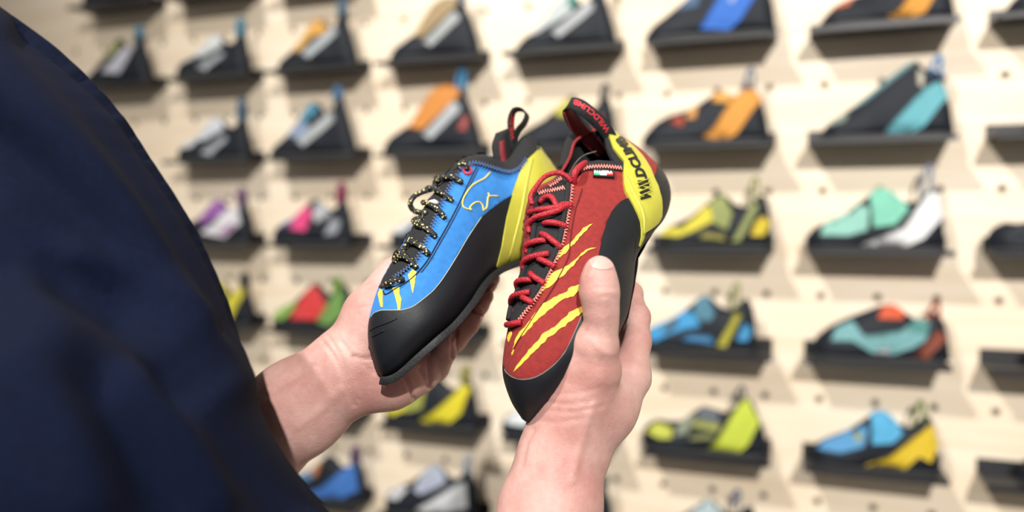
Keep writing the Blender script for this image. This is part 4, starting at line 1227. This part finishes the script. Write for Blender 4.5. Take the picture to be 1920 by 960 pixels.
RHV = creases(RHV, RHF, [
    ([(1112, 540), (1128, 539), (1154, 541)], 2.2, .0005), ([(1128, 553), (1142, 556), (1156, 561)], 2.2, .0006), ([(1106, 548), (1114, 552), (1120, 554)], 2, .0003),
    ([(1084, 634), (1092, 628), (1100, 620)], 3, .0008), ([(1110, 640), (1130, 660), (1150, 664)], 5, -.0006),
    ([(1022, 752), (1060, 758), (1110, 752)], 3, .0007), ([(1030, 770), (1076, 772), (1130, 762)], 3.5, .0006), ([(1040, 738), (1080, 738), (1112, 730)], 3, .0005),
    ([(1016, 790), (1050, 792), (1090, 784)], 4, .0005), ([(978, 872), (988, 830), (1000, 806)], 5, .0010), ([(1074, 900), (1090, 830), (1112, 760)], 8, -.0009),
    ([(1096, 520), (1103, 500), (1112, 486)], 3, .0006)])

person = empty('person', Vector((-.45, .52, 0)), 'person in a navy blue shirt holding one climbing shoe in each hand', 'person')
# torso, head and legs (mostly inside the clothes or out of frame)
face = Vector((.49, .87, 0)).normalized(); side = Vector((face.y, -face.x, 0))     # side = the person's right
tc_ = Vector((-.47, .50, 0))
def T(f, s, z): return tuple(tc_ + face * f + side * s + Vector((0, 0, z)))
FC = (np.array(face), .72)
body = []
body += wchain([(*T(0, 0, .95), .155), (*T(0, 0, 1.10), .140), (*T(.01, 0, 1.28), .150), (*T(0, 0, 1.40), .125)], .05, FC)
for s in (-1, 1):
    body += wchain([(*T(0, .09 * s, .92), .095), (*T(.02, .11 * s, .50), .060), (*T(0, .12 * s, .10), .042)], .04)
    body += wchain([(*T(0, .12 * s, .05), .036), (*T(.14, .13 * s, .035), .030)], .02)
    body += wchain([(*T(0, .06 * s, 1.42), .050), (*T(0, .12 * s, 1.40), .050)], .03)
body += wchain([(*T(0, 0, 1.42), .062), (*T(.02, 0, 1.56), .055)], .03)
body += wchain([(*T(.015, 0, 1.71), .088), (*T(.035, 0, 1.64), .070), (*T(.065, 0, 1.595), .036)], .03)
body += wchain([(*T(.100, 0, 1.69), .010), (*T(.118, 0, 1.655), .013)], .012)
body += wchain([(*T(.098, -.022, 1.607), .008), (*T(.098, .022, 1.607), .008)], .006)
for s in (-1, 1): body += wchain([(*T(.01, .085 * s, 1.70), .012), (*T(.005, .090 * s, 1.665), .012)], .006)
le = np.array(P(300, 985, .625)); re = np.array(P(968, 1400, .450))
LSH = T(0, -.17, 1.40); RSH = tuple(P(90, 900, .37))
body += wchain([(*LSH, .062), (*((np.array(LSH) + le) / 2 + np.array([0, 0, -.04])), .052), (*le, .044)], .02)
mid = np.array(RSH) * .5 + re * .5 - np.array([0, 0, .03])
body += wchain([(*T(0, .12, 1.38), .045), (*RSH, .045), (*mid, .046), (*re, .046)], .02)
OV, OF = sdf_mesh(body, .008)
OV = relax(OV, OF, 2)
allV = np.vstack([LV, RHV, OV])
allF = np.vstack([LF, RHF + len(LV), OF + len(LV) + len(RHV)])
bo = mesh_obj('body', allV, allF, SKIN, person)
rhs = Surf([Vector(v) for v in RHV], [tuple(f) for f in RHF])
lhs = Surf([Vector(v) for v in LV], [tuple(f) for f in LF])
nl = mesh_obj('fingernail', *patch_vf(rhs, [(1105, 492), (1107, 484), (1113, 479), (1124, 476.5), (1136, 478), (1144, 484), (1148, 493), (1148, 502), (1140, 505), (1124, 506), (1109, 501)], .0005, 3), NAIL, person)
mesh_obj('fingernail', *patch_vf(lhs, [(838, 628), (843, 626), (846, 634), (845, 643), (840, 642)], .0005, 3), NAIL, person)

# shirt
shirt = []
trace = catmull([(-70, -60), (0, 3), (110, 84), (215, 184), (290, 290), (370, 416), (430, 545), (462, 640), (488, 740), (536, 855), (605, 960), (690, 1070)], 26)
ring = []
for i in range(len(trace)):
    t = trace[min(i + 1, len(trace) - 1)] - trace[max(i - 1, 0)]
    t /= np.hypot(*t)
    n = np.array([-t[1], t[0]])
    f = i / (len(trace) - 1)
    d = .47 - .05 * f
    r = 205 + 10 * math.sin(f * 9)
    c = trace[i] + n * r
    v = np.array([c[0] - 960, c[1] - 480]); a = math.atan(np.hypot(*v) / FPX); v /= np.hypot(*v) + 1e-9
    st = math.hypot((v @ n) / math.cos(a), v[0] * n[1] - v[1] * n[0])      # off-axis stretch of a ball's outline
    ring.append((c[0], c[1], d, r / st))
shirt += chain(ring, 0)
shirt += chain([(-420, 250, .50, 300), (-260, 700, .50, 320), (-80, 1200, .46, 300)], .03)
shirt += wchain([(*T(-.01, 0, .78), .185), (*T(-.01, 0, .92), .185), (*T(0, 0, 1.10), .165), (*T(.0, 0, 1.28), .172), (*T(0, 0, 1.38), .140)], .06, FC)
shirt += wchain([(*T(0, 0, 1.38), .10), (*T(.01, 0, 1.46), .078)], .04)
shirt += wchain([(*T(0, -.02, 1.40), .085), (*LSH, .080), (*((np.array(LSH) + le) / 2 + np.array([0, 0, -.04])), .068)], .03)

shirt += wchain([(*T(0, .05, 1.38), .085), (*RSH, .078), (*mid, .060)], .03)
SV, SF = sdf_mesh(shirt, .005, pad=.02)
SV = relax(SV, SF, 4)
SF = SF[(SV[SF][:, :, 2] > .87).all(1)]                    # hem
# cloth folds
SV = creases(SV, SF, [
    ([(150, 480), (230, 505), (310, 560), (380, 640), (430, 720)], 39, -0.0102), ([(120, 530), (210, 560), (290, 620), (360, 710)], 51, 0.0119),
    ([(-20, 170), (90, 250), (200, 350), (300, 470), (380, 590)], 45, -0.0085), ([(-20, 240), (80, 320), (180, 420), (260, 520)], 60, 0.0102),
    ([(60, 60), (160, 170), (250, 300), (340, 450), (410, 600)], 39, 0.0085), ([(330, 700), (400, 780), (470, 880), (540, 960)], 45, 0.0085),
    ([(260, 720), (340, 820), (400, 930)], 45, -0.0085), ([(40, 700), (120, 800), (170, 930)], 60, -0.0102), ([(-10, 420), (60, 520), (110, 640)], 60, -0.0085),
    ([(180, 720), (250, 830), (300, 950)], 54, 0.0068)])
SHIRT = mat('navy cotton jersey', (.0020, .0047, .0185), .95, noise=.18, nscale=300, bump=.25, bscale=1400, spec=.15)
mesh_obj('shirt', SV, SF, SHIRT, person)
# trousers, hair, sneakers
tr_ = wchain([(*T(0, 0, .98), .165), (*T(0, 0, .92), .175)], .05, FC)
for s in (-1, 1): tr_ += wchain([(*T(0, .09 * s, .90), .108), (*T(.02, .11 * s, .50), .080), (*T(0, .12 * s, .09), .066)], .04)
V, F = sdf_mesh(tr_, .009)
mesh_obj('trousers', relax(V, F, 3), F, mat('dark denim', (.02, .025, .04), .85, noise=.2, nscale=300, bump=.3, bscale=900), person)
hv_ = wchain([(*T(-.005, 0, 1.745), .090), (*T(-.025, 0, 1.70), .086), (*T(-.035, 0, 1.64), .062)], .03)
V, F = sdf_mesh(hv_, .006)
mesh_obj('hair', relax(V, F, 2), F, mat('short brown hair', (.06, .035, .02), .6, noise=.4, nscale=200, bump=.8, bscale=400), person)
for s in (-1, 1):
    sn = wchain([(*T(-.02, .12 * s, .050), .046), (*T(.10, .13 * s, .042), .042), (*T(.17, .135 * s, .036), .036)], .02) + wchain([(*T(-.01, .12 * s, .09), .048), (*T(.0, .12 * s, .11), .05)], .02)
    V, F = sdf_mesh(sn, .005)
    V[:, 2] = np.maximum(V[:, 2], 0.001)
    mesh_obj('sneaker', relax(V, F, 2), F, mat('grey sneaker mesh', (.18, .18, .19), .8, noise=.1, nscale=200), person)
